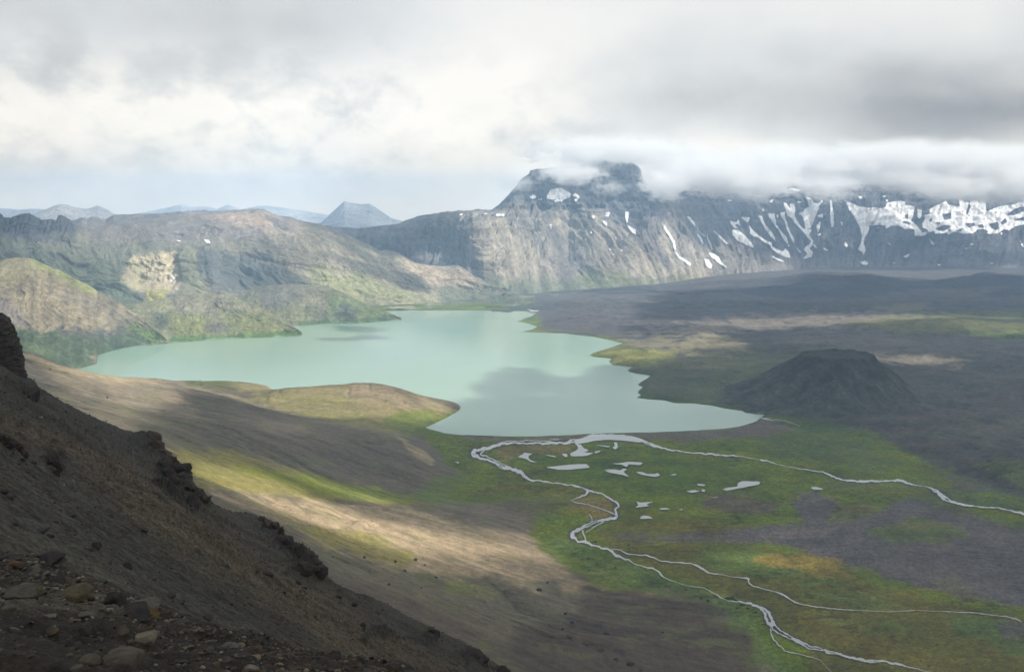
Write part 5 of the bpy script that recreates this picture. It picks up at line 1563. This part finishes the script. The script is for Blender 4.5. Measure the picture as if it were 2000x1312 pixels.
outcrop('rock_outcrop', [(620,1300,50,22,0.8),(650,1302,60,24,0.9),(690,1302,70,26,0.8),(735,1306,60,26,0.8),(765,1316,40,20,0.8),(610,1294,30,14,0.8)], 'crag', 'long black pitted outcrop lying along the bottom edge', 700, 'rubble', 0.14)
outcrop('rock_outcrop', [(282,858,34,20,0.8),(300,868,30,24,0.8),(312,884,34,28,0.9),(294,880,26,18,1.0)], 'crag_red', 'brownish crag at the first notch of the dark skyline', 720)
outcrop('rock_outcrop', [(330,906,34,30,0.9),(346,926,36,32,0.9),(352,944,34,30,0.8),(332,934,34,26,1.0),(370,958,30,22,0.9),(346,962,34,22,1.0),(318,912,26,22,1.0)], 'crag', 'largest broken black crag stepping down the dark skyline', 740)
outcrop('rock_outcrop', [(384,966,22,18,0.9),(398,976,22,16,0.9)], 'crag_red', 'two-humped small reddish crag under the largest black crag', 760)
outcrop('rock_outcrop', [(506,1018,36,14,0.9),(524,1030,34,18,0.9),(542,1046,30,18,0.9)], 'crag_red', 'low brown crag where the skyline bends down again', 780)
outcrop('rock_outcrop', [(560,1062,24,16,0.9),(580,1082,34,22,0.9),(604,1104,40,34,0.9),(618,1122,30,24,0.9),(596,1118,36,22,1.0)], 'crag', 'rounded dark crag bulging below the brown one on the skyline', 800)
outcrop('rock_outcrop', [(50,752,26,14,0.9),(70,762,26,16,0.9),(84,772,24,18,0.9),(60,776,34,16,1.0)], 'crag', 'black crag just under the left rock pillar', 820)
outcrop('rock_outcrop', [(98,905,20,26,0.9),(112,915,22,36,0.8),(108,925,18,20,0.8)], 'crag', 'black upright outcrop alone on the upper scree', 840)
outcrop('rock_outcrop', [(14,868,34,18,0.9),(36,880,22,16,0.9),(0,860,30,20,0.9),(46,890,16,10,0.9)], 'crag', 'ragged dark outcrop at the left edge above the scree', 860)
outcrop('rock_outcrop', [(930,1290,34,22,0.9),(945,1302,26,26,0.9),(918,1284,26,16,0.9),(985,1318,24,24,0.9),(962,1308,30,14,0.9)], 'crag', 'rounded dark crag at the bottom middle end of the skyline', 880)
outcrop('rock_outcrop', [(845,1240,24,12,0.9),(862,1250,20,10,0.9),(872,1256,16,9,0.9)], 'crag', 'small knobbly crag above the bottom middle crag', 900)
outcrop('rock_outcrop', [(820,1275,30,12,0.9),(842,1284,26,12,0.9),(862,1296,24,11,0.9),(884,1302,20,10,0.9)], 'crag', 'low string of dark rocks left of the bottom middle crag', 910)
outcrop('rock_outcrop', [(580,1140,20,8,0.9),(592,1150,18,7,0.9)], 'crag', 'thin dark ledge under the rounded crag', 920)
outcrop('rock_outcrop', [(36,1012,24,12,0.8),(46,1020,18,14,0.8)], 'crag', 'dark perched block low on the left scree', 930) if False else None

# layered pillar cut by the left edge of the picture
def make_pillar():
    rr = np.random.RandomState(5)
    n, h = 90, 170
    cz = np.linspace(0, 1, h)
    p0 = on_surface(14, 722, 'slope')
    m = p0[1] / FPX
    th = np.linspace(0, 2 * np.pi, n, endpoint=False)
    T, Zc = np.meshgrid(th, cz)
    # right hand outline in photo pixels above the foot
    outl = np.interp(Zc, [0, 0.12, 0.3, 0.45, 0.58, 0.62, 0.8, 0.93, 1.0], [21, 20, 20, 18, 15, 14, 8, 1, -8])
    R0 = (outl + 22) * m
    led = 1 + 0.05 * fbm(Zc * 26, T * 0.6, 3, 601, 0.7) + 0.07 * fbm(T * 2.2, Zc * 9, 4, 602, 0.6)
    X = -22 * m + R0 * led * np.cos(T); Y = R0 * 1.5 * led * np.sin(T) + 4; Z = -5 + Zc * (106 * m + 5)
    V = np.stack([X, Y, Z], -1).reshape(-1, 3)
    i = np.arange(n * h).reshape(h, n)
    F = np.stack([i[:-1], np.roll(i[:-1], -1, 1), np.roll(i[1:], -1, 1), i[1:]], -1).reshape(-1, 4)
    o = mesh_from('rock_pillar', V, F, ROCKMATS['crag'])
    o.location = (p0[0] - 14 * m, p0[1], p0[2])
    tag(o, 'tall black layered rock pillar at the left edge of the picture', 'rock pillar')
make_pillar()

# stones scattered over the rubble: one object each, a handful of shapes shared
random.seed(11)
protos = []
for k in range(14):
    P, F = rock_shape(1000 + k * 13, (1, random.uniform(0.7, 1.0), random.uniform(0.45, 0.8)), 3, 12, 0.12, 0.06)
    me = mesh_from('stone', P, F, None, link=False)
    me.data.polygons.foreach_set('use_smooth', np.ones(len(F), bool)); me.data.set_sharp_from_angle(angle=math.radians(38))
    protos.append(me.data)
KINDS = [('grey', 0.44, 'small grey angular stone among the bottom left rubble'), ('brown', 0.26, 'small brown stone among the bottom left rubble'),
         ('dark', 0.17, 'small blackish stone among the bottom left rubble'), ('pale', 0.09, 'small pale stone among the bottom left rubble'), ('rust', 0.04, 'small rusty red stone among the bottom left rubble')]
EDGE = np.array([(-20,1085),(60,1090),(110,1112),(200,1150),(260,1180),(300,1200),(420,1240),(520,1268),(600,1290),(760,1304)], float)
variants = {}
def stone_mesh(k, kind):
    if (k, kind) not in variants:
        me = protos[k].copy(); me.materials.clear(); me.materials.append(ROCKMATS[kind]); variants[(k, kind)] = me
    return variants[(k, kind)]
SHORT = ['tan-topped pointed boulder', 'black blocky boulder', 'grey leaning slab', 'lichen boulder', 'jagged dark boulder', 'flat slab on the crest', 'long bluish-black rock', 'ochre stone', 'rounded brown-black boulder', 'small upright ochre stone',
 'pale flat-topped block', 'big smooth dome rock', 'squat grey rock', 'whitish stone', 'bright whitish pebble', 'long grey slab', 'rust-red boulder', 'dark angular block', 'pale-topped tilted slab', 'small reddish stone', 'brown bottom block',
 'flat light grey stone', 'greenish upright stone', 'dull red-brown stone', 'black left-edge lump', 'round left-edge stone', 'dark wedge rock', 'curved grey stone', 'wedged dark rock']
used_lab = {}
def stone_label(u, v, px, kind):
    d = np.hypot(bigxy[:, 0] - u, (bigxy[:, 1] - v) * 1.2); k = int(np.argmin(d))
    du, dv = u - bigxy[k, 0], v - bigxy[k, 1]
    side = ('right of' if du > 0 else 'left of') if abs(du) > abs(dv) * 1.1 else ('just below' if dv > 0 else 'just above')
    dist = 'close ' if d[k] < 34 else ('far ' if d[k] > 62 else '')
    size = 'tiny' if px < 10 else ('small' if px < 16 else 'fist-sized')
    colr = {'grey': 'grey', 'brown': 'brown', 'dark': 'blackish', 'pale': 'pale', 'rust': 'rusty'}[kind]
    if dist and not side.startswith('just'): side = dist + side
    elif dist == 'far ': side = side.replace('just', 'well')
    return f'{size} {colr} stone {side} the {SHORT[k]}'
cnt = 0
bigxy = np.array([(b[0], b[1] - b[3] * 0.4, max(b[2] * 0.5, b[3] * 0.6)) for b in BIG])
while cnt < 265:
    u = random.uniform(-10, 770); top = np.interp(u, EDGE[:, 0], EDGE[:, 1])
    v = top + 3 + (1322 - top) * random.random() ** 0.9
    if random.random() > 0.35 + 0.65 * math.exp(-((v - top) / 70) ** 2) or v > 1320: continue
    if (((u - bigxy[:, 0]) / bigxy[:, 2]) ** 2 + ((v - bigxy[:, 1]) / bigxy[:, 2]) ** 2 < 0.7).any(): continue
    r = random.random(); acc = 0
    for kind, pr, lb in KINDS:
        acc += pr
        if r < acc: break
    p = on_surface(u, v, 'rubble')
    px = 7 + 17 * random.random() ** 2.2
    s = px * p[1] / FPX
    o = bpy.data.objects.new('stone', stone_mesh(random.randrange(14), kind)); col.objects.link(o)
    o.location = (p[0], p[1], p[2] + s * 0.16)
    o.scale = (s * random.uniform(0.8, 1.25), s * random.uniform(0.8, 1.25), s * random.uniform(0.7, 1.1))
    o.rotation_euler = (random.uniform(-.4, .4), random.uniform(-.4, .4), random.uniform(0, 6.28))
    tag(o, stone_label(u, v, px, kind), 'stone', None, {'grey': 'small grey stones in the rubble', 'brown': 'small brown stones in the rubble', 'dark': 'small blackish stones in the rubble', 'pale': 'small pale stones in the rubble', 'rust': 'small rusty stones in the rubble'}[kind])
    cnt += 1

# gravel: nobody could count it
def make_gravel(name, nst, which, label, colr, pxr, seed, umax, edge=True):
    r = np.random.RandomState(seed)
    Vi, Fi = ICO[2]
    Vs, Fs, Cs = [], [], []
    shapes = [rock_shape(1300 + k, (1, .85, .65), 2, 9, 0.15, 0.05)[0] for k in range(12)]
    b = 0; tot = 0
    if which == 'rubble':
        ok = np.where((RU > -30) & (RU < umax) & (RV < 1330) & (np.arange(len(RU)) < 260 * 620))[0]
        w_ = RUBF[ok, 1] ** 1.2
        idx = ok[r.choice(len(ok), nst, p=w_ / w_.sum())]; base = RUBF
    else:
        ok = np.where((SU > -30) & (SU < umax) & (SV < 1330) & (SV > 690))[0]
        idx = ok[r.choice(len(ok), nst)]; base = SLF
    for j in idx:
        p = base[j]
        s = (pxr[0] + (pxr[1] - pxr[0]) * r.random_sample() ** 3) * p[1] / FPX
        P = shapes[r.randint(12)]
        a = r.uniform(0, 6.28); ca, sa = math.cos(a), math.sin(a)
        Q = np.stack([P[:, 0] * ca - P[:, 1] * sa, P[:, 0] * sa + P[:, 1] * ca, P[:, 2]], 1) * s
        off = np.array([r.normal(), r.normal(), 0]) * s * 0.8
        Vs.append(Q + p + off + [0, 0, s * 0.1]); Fs.append(Fi + b); b += len(Q)
        k = r.uniform(0.5, 1.6); cc = np.array(colr[r.randint(len(colr))]) * k
        Cs.append(np.tile(cc, (len(Q), 1)))
    o = mesh_from(name, np.concatenate(Vs), np.concatenate(Fs), terrain_mat(name + '_stone', 0.04 if which == 'rubble' else 0.4, 0.4, 0.6, 0.02), np.concatenate(Cs), smooth=False)
    tag(o, label, 'gravel', 'stuff')
make_gravel('gravel', 12000, 'rubble', 'loose gravel and chips between the bottom left stones', [(0.056,0.054,0.046),(0.042,0.034,0.026),(0.020,0.020,0.020),(0.095,0.090,0.078),(0.050,0.032,0.022)], (2.0, 9.0), 21, 780)
make_gravel('scree_gravel', 7000, 'slope', 'fine loose stones strewn over the dark scree', [(0.036,0.033,0.030),(0.024,0.022,0.020),(0.065,0.060,0.052),(0.042,0.036,0.030)], (1.0, 4.5), 22, 1010)

# dark stones lying on the scree, each its own thing
SCREE_ROCKS = [(188,1072,24,18,'blocky dark stone alone on the scree above the black boulder'), (174,1074,12,8,'flat stone touching the blocky lone scree stone'), (250,1108,20,14,'dark stone above the grey sloping slab on bare scree'),
 (20,975,22,18,'dark perched stone low on the left scree'), (4,962,18,12,'black stone at the left edge beside the perched stone'), (80,1040,34,14,'long dark ledge stone on the scree above the rubble crest'),
 (96,1048,16,8,'thin stone at the right end of the long ledge stone'), (140,1010,16,8,'narrow dark stone in mid scree above the ledge stone'), (108,1020,10,7,'little dark stone left of the narrow scree stone'),
 (130,1036,12,7,'small dark stone right of the long ledge stone'), (28,1026,14,8,'dark sliver stone below the perched stone'), (218,1008,12,7,'dark stone under the green band of the scree'),
 (282,1038,14,10,'black notch stone at the tail of the green scree band'), (334,1165,30,10,'flat dark double stone on the scree above the rust-red boulder'), (352,1176,18,8,'small flat stone just below the flat double stone'),
 (404,1208,20,14,'black pointed stone on the scree edge right of the ochre stones'), (420,1222,16,8,'long dark splinter stone beside the pointed scree stone'), (462,1083,16,9,'dark bump stone in the middle of the brown scree'),
 (445,1106,9,6,'tiny dark stone below the bump stone'), (520,1122,22,12,'dark tufted stone in the lower scree'), (504,1118,12,7,'small stone left of the tufted stone'), (555,1160,9,6,'tiny dark stone beside the reddish scree'),
 (587,1164,10,7,'dark dot stone on the reddish scree'), (620,1164,12,7,'brown dot stone at the end of the reddish scree'), (708,1224,14,10,'isolated black stone low on the scree'), (660,1168,14,8,'dark stone on the stony skyline rib'),
 (690,1182,12,8,'grey stone on the stony skyline rib'), (735,1200,14,8,'dark stone at the lower stony rib'), (762,1238,16,8,'dark stone below the lower stony rib'), (775,1242,12,8,'brown stone beside the dark one below the stony rib'),
 (66,905,12,8,'dark stone left of the upright outcrop'), (44,898,12,7,'black stone high on the left scree'), (122,948,8,6,'pale chip just under the upright outcrop'), (80,818,8,5,'pale fleck stone high on the dark scree'),
 (452,1180,9,6,'small dark stone on the plain lower scree'), (300,1132,10,6,'small dark stone left of the flat double stone'), (215,1100,9,6,'small dark stone between two bigger scree stones')]
for k, (u, v, w, h, lb) in enumerate(SCREE_ROCKS):
    rock_at('stone', u, v, w, h, 1500 + k * 5, 'pale' if 'pale' in lb else ('brown' if 'brown' in lb else 'dark'), lb, 'slope', group='dark stones lying on the scree', cat='stone', depth=0.8)

# boulders on the tan hillside and bushes of the marsh, standing on the terrain below them
from mathutils.bvhtree import BVHTree
def bvh(name):
    o = bpy.data.objects[name]
    n = len(o.data.vertices); co = np.empty(n * 3, np.float32); o.data.vertices.foreach_get('co', co)
    m = len(o.data.polygons); vi = np.empty(len(o.data.loops), np.int32); o.data.loops.foreach_get('vertex_index', vi)
    return BVHTree.FromPolygons(co.reshape(-1, 3).tolist(), vi.reshape(m, -1).tolist())
HILL_BVH = bvh('scree_hillside'); VAL_BVH = bvh('valley_floor')
def cast(u, v):
    d = unproj(u, v, 1000.0) - np.array([0, 0, CAMZ]); d = Vector(d).normalized()
    best = None
    for b in (HILL_BVH, VAL_BVH):
        h = b.ray_cast(Vector((0, 0, CAMZ)), d)
        if h[0] is not None and (best is None or h[3] < best[3]): best = h
    return best[0]
HB = [(772,1097,6,'dark boulder at the left end of the sunlit slope\'s lower edge'),(812,1093,7,'dark boulder on the lit slope right above its shaded foot'),(791,1115,6,'dark boulder between two others at the light\'s edge'),
 (851,1128,6,'dark boulder left of the small green patch on the slope'),(760,1141,6,'small dark boulder on the shaded lower slope'),(1053,1153,9,'biggest dark boulder alone in the middle of the lower slope'),
 (1069,1138,5,'little reddish boulder above the biggest lone boulder'),(1117,1216,8,'dark boulder in the grey lower scree, lower of a pair'),(1104,1199,6,'dark boulder in the grey lower scree, upper of a pair'),
 (1185,1239,9,'dark boulder far down the grey scree towards the marsh'),(1099,1228,5,'tiny dark boulder beside the lower scree pair'),(823,1148,5,'tiny boulder beside the small green patch'),(1294,1235,4,'tiny dark speck of a boulder on the grey scree fan'),
 (600,1075,6,'dark boulder just beyond the brown skyline crag'),(712,1089,6,'flat dark boulder on the shaded slope left of the light'),(830,1103,4,'tiny boulder beneath the lit slope boulder'),
 (650,1087,4,'speck of a boulder beyond the rounded skyline crag'),(98,722,4,'small boulder on the grey slope near the left pillar'),(210,777,5,'small boulder on the grey slope near the left corner of the lake')]
for k, (u, v, w, lb) in enumerate(HB):
    p = cast(u, v); s = w * p[1] / FPX
    P, F = rock_shape(1800 + k * 9, (s, s * 0.8, s * 0.75), 3, 11, 0.1, 0.06)
    o = mesh_from('boulder', P, F, ROCKMATS['dark'], smooth=False); o.location = (p[0], p[1], p[2] + s * 0.2)
    o.rotation_euler = (0, 0, k * 1.3)
    tag(o, lb, 'boulder', None, 'boulders scattered on the tan hillside')
CR = [(1078,1243,14,10,'knobbly crag on the low ridge line of the hillside foot'),(1112,1244,22,9,'grey-green crag right of the knobbly one'),(1142,1258,18,7,'flat crag further down the low ridge line'),
      (1172,1270,26,9,'slanting crag in the middle of the low ridge line'),(1202,1288,18,12,'dark crag near the bottom of the low ridge line'),(1232,1298,18,16,'tall reddish crag at the bottom of the low ridge line'),(1250,1308,12,10,'last crag of the low ridge line at the bottom edge')]
for k, (u, v, w, h, lb) in enumerate(CR):
    p = cast(u, v); m = p[1] / FPX
    P, F = rock_shape(1950 + k * 9, (w * m * 0.72, w * m * 0.5, h * m * 0.9), 4, 16, 0.05, 0.45)
    o = mesh_from('rock_outcrop', P, F, ROCKMATS['brown'], smooth=True); o.location = (p[0], p[1], p[2] - h * m * 0.12); o.rotation_euler = (0, 0, 0.9 + k)
    o.data.set_sharp_from_angle(angle=math.radians(38))
    tag(o, lb, 'rock outcrop')

# bushes
def bush_mesh(seed):
    r = np.random.RandomState(seed)
    n = 420
    d = r.normal(size=(n, 3)); d /= np.linalg.norm(d, axis=1, keepdims=True); d[:, 2] = np.abs(d[:, 2])
    lobes = r.uniform(-0.6, 0.6, (5, 3)) * [1, 1, 0.25]
    c = lobes[r.randint(5, size=n)] + d * r.uniform(0.25, 0.5, (n, 1))
    t1 = r.normal(size=(n, 3)); t1 /= np.linalg.norm(t1, axis=1, keepdims=True)
    t2 = np.cross(t1, d); t2 /= np.linalg.norm(t2, axis=1, keepdims=True) + 1e-9
    s = r.uniform(0.08, 0.16, (n, 1))
    V = np.stack([c - t1 * s, c + t2 * s, c + t1 * s, c - t2 * s], 1).reshape(-1, 3)
    F = np.arange(n * 4).reshape(n, 4)
    cc = np.repeat(np.array((0.040, 0.062, 0.022))[None] * r.uniform(0.6, 1.5, (n, 1)), 4, 0)
    o = mesh_from('bush', V, F, BUSH_MAT, cc, smooth=False, link=False)
    return o.data
BUSH_MAT = terrain_mat('leaves', 0.6, 0.3, 0.1, 0.02)
BM = [bush_mesh(31 + k) for k in range(4)]
MARKS = [(1120, 1047, 'gravel bend of the lower stream'), (1195, 1073, 'fork of the lower stream'), (1285, 1115, 'narrowing of the lower stream'), (1380, 1152, 'broken thread of the lower stream'), (1440, 1175, 'head of the wide grey reach'),
 (1500, 1205, 'widest spot of the grey reach'), (1560, 1255, 'lower end of the grey reach'), (1440, 1130, 'kink of the bright brook'), (1700, 1192, 'faint middle of the bright brook'), (1840, 1290, 'bottom right corner grass'),
 (926, 882, 'left end of the stream loop'), (1110, 912, 'long lens-shaped pond'), (1205, 920, 'forked pond'), (1030, 940, 'lower arm of the stream loop'), (1145, 960, 'split of the main stream'), (1910, 992, 'last reach of the right-hand stream'), (1540, 885, 'cinder cone foot marsh'), (900, 850, 'lake beach')]
def bush_label(u, v, w):
    d = [math.hypot(m[0] - u, (m[1] - v) * 1.3) for m in MARKS]; k = d.index(min(d)); du, dv = u - MARKS[k][0], v - MARKS[k][1]
    side = ('right of' if du > 0 else 'left of') if abs(du) > abs(dv) * 1.6 else ('below' if dv > 0 else 'above')
    return f"{'big ' if w > 10 else ('small ' if w > 6 else 'tiny ')}dark green bush {side} the {MARKS[k][2]}"

BUSHES = [(1425,1168,16),(1432,1172,14),(1162,1058,8),(1228,1064,7),(1238,1070,6),(1405,1061,7),(1149,1090,6),(1165,1102,5),(1202,1108,7),(1125,1070,6),(1383,1173,9),(1368,1169,8),(1448,1181,8),(1460,1188,9),(1474,1196,9),(1440,1187,7),(1492,1219,8),(1455,1243,7),(1068,924,6),(1070,878,5),(910,860,5),(926,866,4),(880,925,4),(1150,1114,5),(1340,1152,6),(1360,1165,7),(1672,1193,6),(1790,1193,6),(1765,1193,5),(1800,1290,6),(1815,1300,6),(1240,900,4),(1140,948,4),(50,669,7),(108,674,5),(1020,960,5),(935,958,5),(1060,958,4),(1565,882,4),(1830,1258,5),(1885,1010,5),(1930,1014,5),(1910,1006,5),(1985,1018,5),(1560,1240,5),(1575,1236,6)]
LEFT_BVH = None
for k, (u, v, w) in enumerate(BUSHES):
    if u < 120: continue
    p = cast(u, v); s = w * p[1] / FPX
    o = bpy.data.objects.new('bush', BM[k % 4]); col.objects.link(o)
    o.location = (p[0], p[1], p[2] - 0.1 * s); o.scale = (s * 0.62, s * 0.62, s * 0.55); o.rotation_euler = (0, 0, k * 2.1)
    side = 'stream' if abs(u - 1250) < 260 and v > 1040 else 'marsh'
    tag(o, bush_label(u, v, w), 'bush', None, 'bushes beside the lower stream' if side == 'stream' else 'bushes on the green marsh')

# ------------------------------------------------------------------ air
def box(name, x0, x1, y0, y1, z0, z1):
    V = [(x, y, z) for x in (x0, x1) for y in (y0, y1) for z in (z0, z1)]
    F = [(0, 1, 3, 2), (4, 6, 7, 5), (0, 4, 5, 1), (2, 3, 7, 6), (0, 2, 6, 4), (1, 5, 7, 3)]
    return mesh_from(name, V, F, None, smooth=False)

def vol_mat(name, density, colr, aniso=0.0):
    m = bpy.data.materials.new(name)
    m.use_nodes = True
    nt = m.node_tree
    for n in list(nt.nodes):
        if n.type == 'BSDF_PRINCIPLED': nt.nodes.remove(n)
    v = nt.nodes.new('ShaderNodeVolumePrincipled')
    v.inputs['Color'].default_value = (*colr, 1)
    v.inputs['Density'].default_value = density
    v.inputs['Anisotropy'].default_value = aniso
    nt.links.new(v.outputs[0], nt.nodes['Material Output'].inputs['Volume'])
    return m, nt, v

hz = box('haze', -17000, 17000, -400, 12500, -14, 800)
hm, _, _ = vol_mat('haze_air', 8.0e-5, (0.45, 0.69, 1.0), 0.0)
hz.data.materials.append(hm)
tag(hz, 'thin blue haze filling the whole valley air', 'haze', 'stuff')

# clouds added out of view, shaped so their gaps sun chosen patches of ground
DECK_Z = 2300.0
# gaps: (px u, px v, radius u, radius v, height of the lit ground, strength)
GAPS = [
 (430,475,360,60,330,0.55),(560,560,200,40,180,0.35),
 (1000,775,520,80,0,0.22),
 (1960,790,190,80,8,0.35),(1780,680,260,14,8,0.3),(1420,700,160,30,10,0.25),(1950,880,300,50,0,0.2),(1500,660,300,20,8,0.2),
 (850,1100,240,30,40,0.9),(830,1005,160,18,35,0.5),(780,1072,270,40,60,1.0),(690,1040,270,54,75,1.0),(920,1078,210,44,35,1.0),(600,1000,160,36,95,0.9),(500,950,170,30,115,0.9),(1070,1100,120,34,10,0.85),(650,945,170,16,70,0.7),(780,975,90,14,35,0.6),(1130,1065,80,24,0,0.7),
 (640,785,190,24,30,0.95),(740,765,90,14,38,0.6),(430,752,150,14,50,0.6),(160,715,200,16,105,0.7),(560,850,110,24,75,0.55),(820,868,60,14,18,0.4),
 (1570,1102,75,17,0,1.0),(1350,1090,120,16,0,0.3),(1180,880,120,12,0,0.25),
 (1240,690,110,18,8,0.95),(1360,672,100,12,10,0.8),(1500,632,280,10,10,0.85),(1800,622,200,9,20,0.75),(1790,704,110,9,10,0.8),(1980,645,130,12,20,0.7),
 (420,728,270,28,0,1.0),(400,692,260,18,0,0.85),(1050,686,190,11,0,0.9),(680,694,270,34,0,1.0),(985,701,240,13,0,1.0),(900,676,200,13,0,0.85),(1120,668,120,12,0,0.8),(820,652,260,5,0,0.6),
 (110,585,170,34,160,0.7),(60,535,110,24,230,0.45),(430,620,150,30,60,1.0),(300,545,80,44,230,1.0),(640,600,70,16,60,0.5),(330,585,120,20,120,0.8),
 (500,425,160,22,430,0.75),(700,510,150,40,300,1.0),(850,560,130,26,120,0.9),(560,460,100,24,400,0.6),(780,590,160,12,20,0.8),(900,590,100,6,5,0.7),
 (1000,480,90,60,300,1.0),(1120,480,90,50,330,0.95),(1240,515,110,40,200,1.0),(1330,480,70,60,280,0.9),(960,420,160,14,470,0.9),(1100,420,140,14,480,0.7),(930,540,70,30,120,0.6),
 (1500,520,160,12,110,0.7),(1650,440,300,30,450,0.5),(1900,420,300,30,500,0.5),(140,412,400,9,420,0.5),
 (1650,340,600,24,650,1.0),(1150,330,160,30,650,1.0),(2000,340,300,20,650,1.0),
]
def make_deck():
    x = np.arange(-4200, 7400, 42.0); y = np.arange(-2600, 7000, 42.0)
    X, Y = np.meshgrid(x, y)
    cover = np.ones_like(X)
    for (gu, gv, ru, rv, gz, k) in GAPS:
        t = (DECK_Z + 40 - gz) / SUN[2]
        gx, gy = X - SUN[0] * t, Y - SUN[1] * t
        ok = gy > 250
        u, v = proj(gx, np.where(ok, gy, 250), gz)
        wz = 0.30 * fbm(X / 420, Y / 420, 4, 801) + 0.34 * fbm(X / 700, Y / 130, 4, 802)
        r2 = ((u - gu) / ru) ** 2 + ((v - gv) / rv) ** 2
        e = sstep(1.3, 0.8, np.sqrt(r2) + wz * 0.8) * k
        cover *= 1 - np.where(ok, e, 0)
    rip = 0.5 + 0.5 * fbm(X / 300, Y / 160, 5, 811, 0.6)
    # deck thickened over the viewpoint to darken the foreground
    heavy = 1 + 1.5 * np.exp(-(((X - 1750) / 650) ** 2 + ((Y + 900) / 650) ** 2))
    edge = sstep(-4200, -3500, X) * sstep(7300, 6600, X) * sstep(-2600, -2200, Y) * sstep(6950, 6400, Y)
    th = 170 * np.clip(cover ** 1.8 * (0.75 + 0.4 * rip), 0, 1.4) * heavy * edge
    top = DECK_Z + 40 + th * 0.75
    bot = DECK_Z + 40 - th * 0.25
    R, C = X.shape
    m = th > 3.0
    F = grid_faces(R, C)
    fm = m.ravel()[F].all(1)
    F = F[fm]
    top = np.where(m, top, DECK_Z + 40.5); bot = np.where(m, bot, DECK_Z + 39.5)
    n = R * C
    V = np.concatenate([np.stack([X, Y, top], -1).reshape(-1, 3), np.stack([X, Y, bot], -1).reshape(-1, 3)])
    # close the rims
    E = np.concatenate([F[:, [0, 1]], F[:, [1, 2]], F[:, [2, 3]], F[:, [3, 0]]])
    key = E.min(1).astype(np.int64) * n + E.max(1)
    _, first, c = np.unique(key, return_index=True, return_counts=True)
    B = E[first[c == 1]]
    side = np.stack([B[:, 1], B[:, 0], B[:, 0] + n, B[:, 1] + n], 1)
    allF = np.concatenate([F, F[:, ::-1] + n, side])
    V, allF, _ = compact(V, allF)
    o = mesh_from('shadow_clouds', V, allF, None)
    mt, _, _ = vol_mat('shadow_cloud_deck', 0.016, (0.97, 0.98, 1.0), 0.5)
    o.data.materials.append(mt)
    tag(o, 'cloud deck added out of view to shade the valley in patches', 'shadow_clouds', 'stuff')
make_deck()

# cloud wrapped round the peak and along the snowy wall
def cloud_mat(name, dens, scale, seed, thr=0.44, soft=0.22):
    m, nt, v = vol_mat(name, 0.0, (1.0, 1.0, 1.0), 0.3)
    tc = nt.nodes.new('ShaderNodeTexCoord')
    ob = tc.outputs['Object']
    g = nt.nodes.new('ShaderNodeNewGeometry')
    n1 = noise(nt, mapping(nt, g.outputs['Position'], (1, 1, 1.7), (0, 0, 0), (seed * 911.0, seed * 377.0, 0)), 1.0 / scale, 6, 0.60, 2.1, 0.6)
    L = nt.nodes.new('ShaderNodeVectorMath'); L.operation = 'LENGTH'
    nt.links.new(ob, L.inputs[0])
    r = L.outputs['Value']
    fall = M(nt, 'SUBTRACT', 1.0, M(nt, 'POWER', r, 2.0), clamp=True)
    d = M(nt, 'SUBTRACT', M(nt, 'ADD', M(nt, 'MULTIPLY', n1, 3.0), M(nt, 'MULTIPLY', fall, 0.70)), thr + 1.36)
    d = M(nt, 'DIVIDE', d, soft, clamp=True)
    sz_ = nt.nodes.new('ShaderNodeSeparateXYZ'); nt.links.new(ob, sz_.inputs[0])
    topf = M(nt, 'SUBTRACT', 1.0, M(nt, 'MULTIPLY', M(nt, 'MAXIMUM', sz_.outputs[2], -0.1), 1.15), clamp=True)
    d = M(nt, 'MULTIPLY', d, M(nt, 'POWER', topf, 1.6))
    d = M(nt, 'MULTIPLY', M(nt, 'MULTIPLY', d, M(nt, 'POWER', fall, 0.5)), dens)
    nt.links.new(d, v.inputs['Density'])
    m.cycles.volume_step_rate = 1.0
    return m

CLOUDS = [
 (1720,312,6350,400,54,700,0.014,300,1,'long white cloud bank hiding the top of the snowy wall'),
 (1985,345,6200,230,60,700,0.014,230,2,'white cloud bank at the right edge over the snowfields'),
 (1400,336,6150,180,50,520,0.014,200,3,'bright cloud spilling off the right side of the peak'),
 (1118,336,5900,84,32,240,0.016,90,4,'small white cloud puff stuck on the face of the peak'),
 (1190,364,5950,46,22,140,0.008,60,5,'faint wisp under the puff on the peak'),
 (1300,358,5900,66,44,220,0.017,90,6,'white wisp curling down the peak\'s right shoulder'),
 (1190,292,6200,210,42,420,0.015,140,7,'grey cap of cloud lying on the summit'),
 (1012,356,5950,50,26,160,0.005,80,8,'thin veil over the peak\'s left edge'),
 (1480,356,6000,110,44,300,0.013,90,9,'ragged cloud fringe left of the steep snow gullies'),
 (1612,362,5950,76,40,260,0.014,80,10,'low cloud tuft just right of the steep snow gullies'),
 (1850,362,5950,110,38,300,0.014,90,11,'low ragged cloud fringe touching the long snowfield'),
 (1750,346,5950,100,32,260,0.010,80,12,'cloud fringe drooping over the middle of the snowfield'),
 (1945,372,5950,110,34,300,0.012,80,13,'lowest torn cloud rag over the right end of the snowfield'),
]
for k, (u, v, Y, ru, rv, ry, dens, sc, seed, lb) in enumerate(CLOUDS):
    p = unproj(u, v, Y)
    V, F = ICO[3]
    o = mesh_from('cloud', V * 1.0, F, cloud_mat('cloud_mist', dens, sc, seed))
    o.location = tuple(p)
    o.scale = (ru * Y / FPX, ry, rv * Y / FPX)
    tag(o, lb, 'cloud')
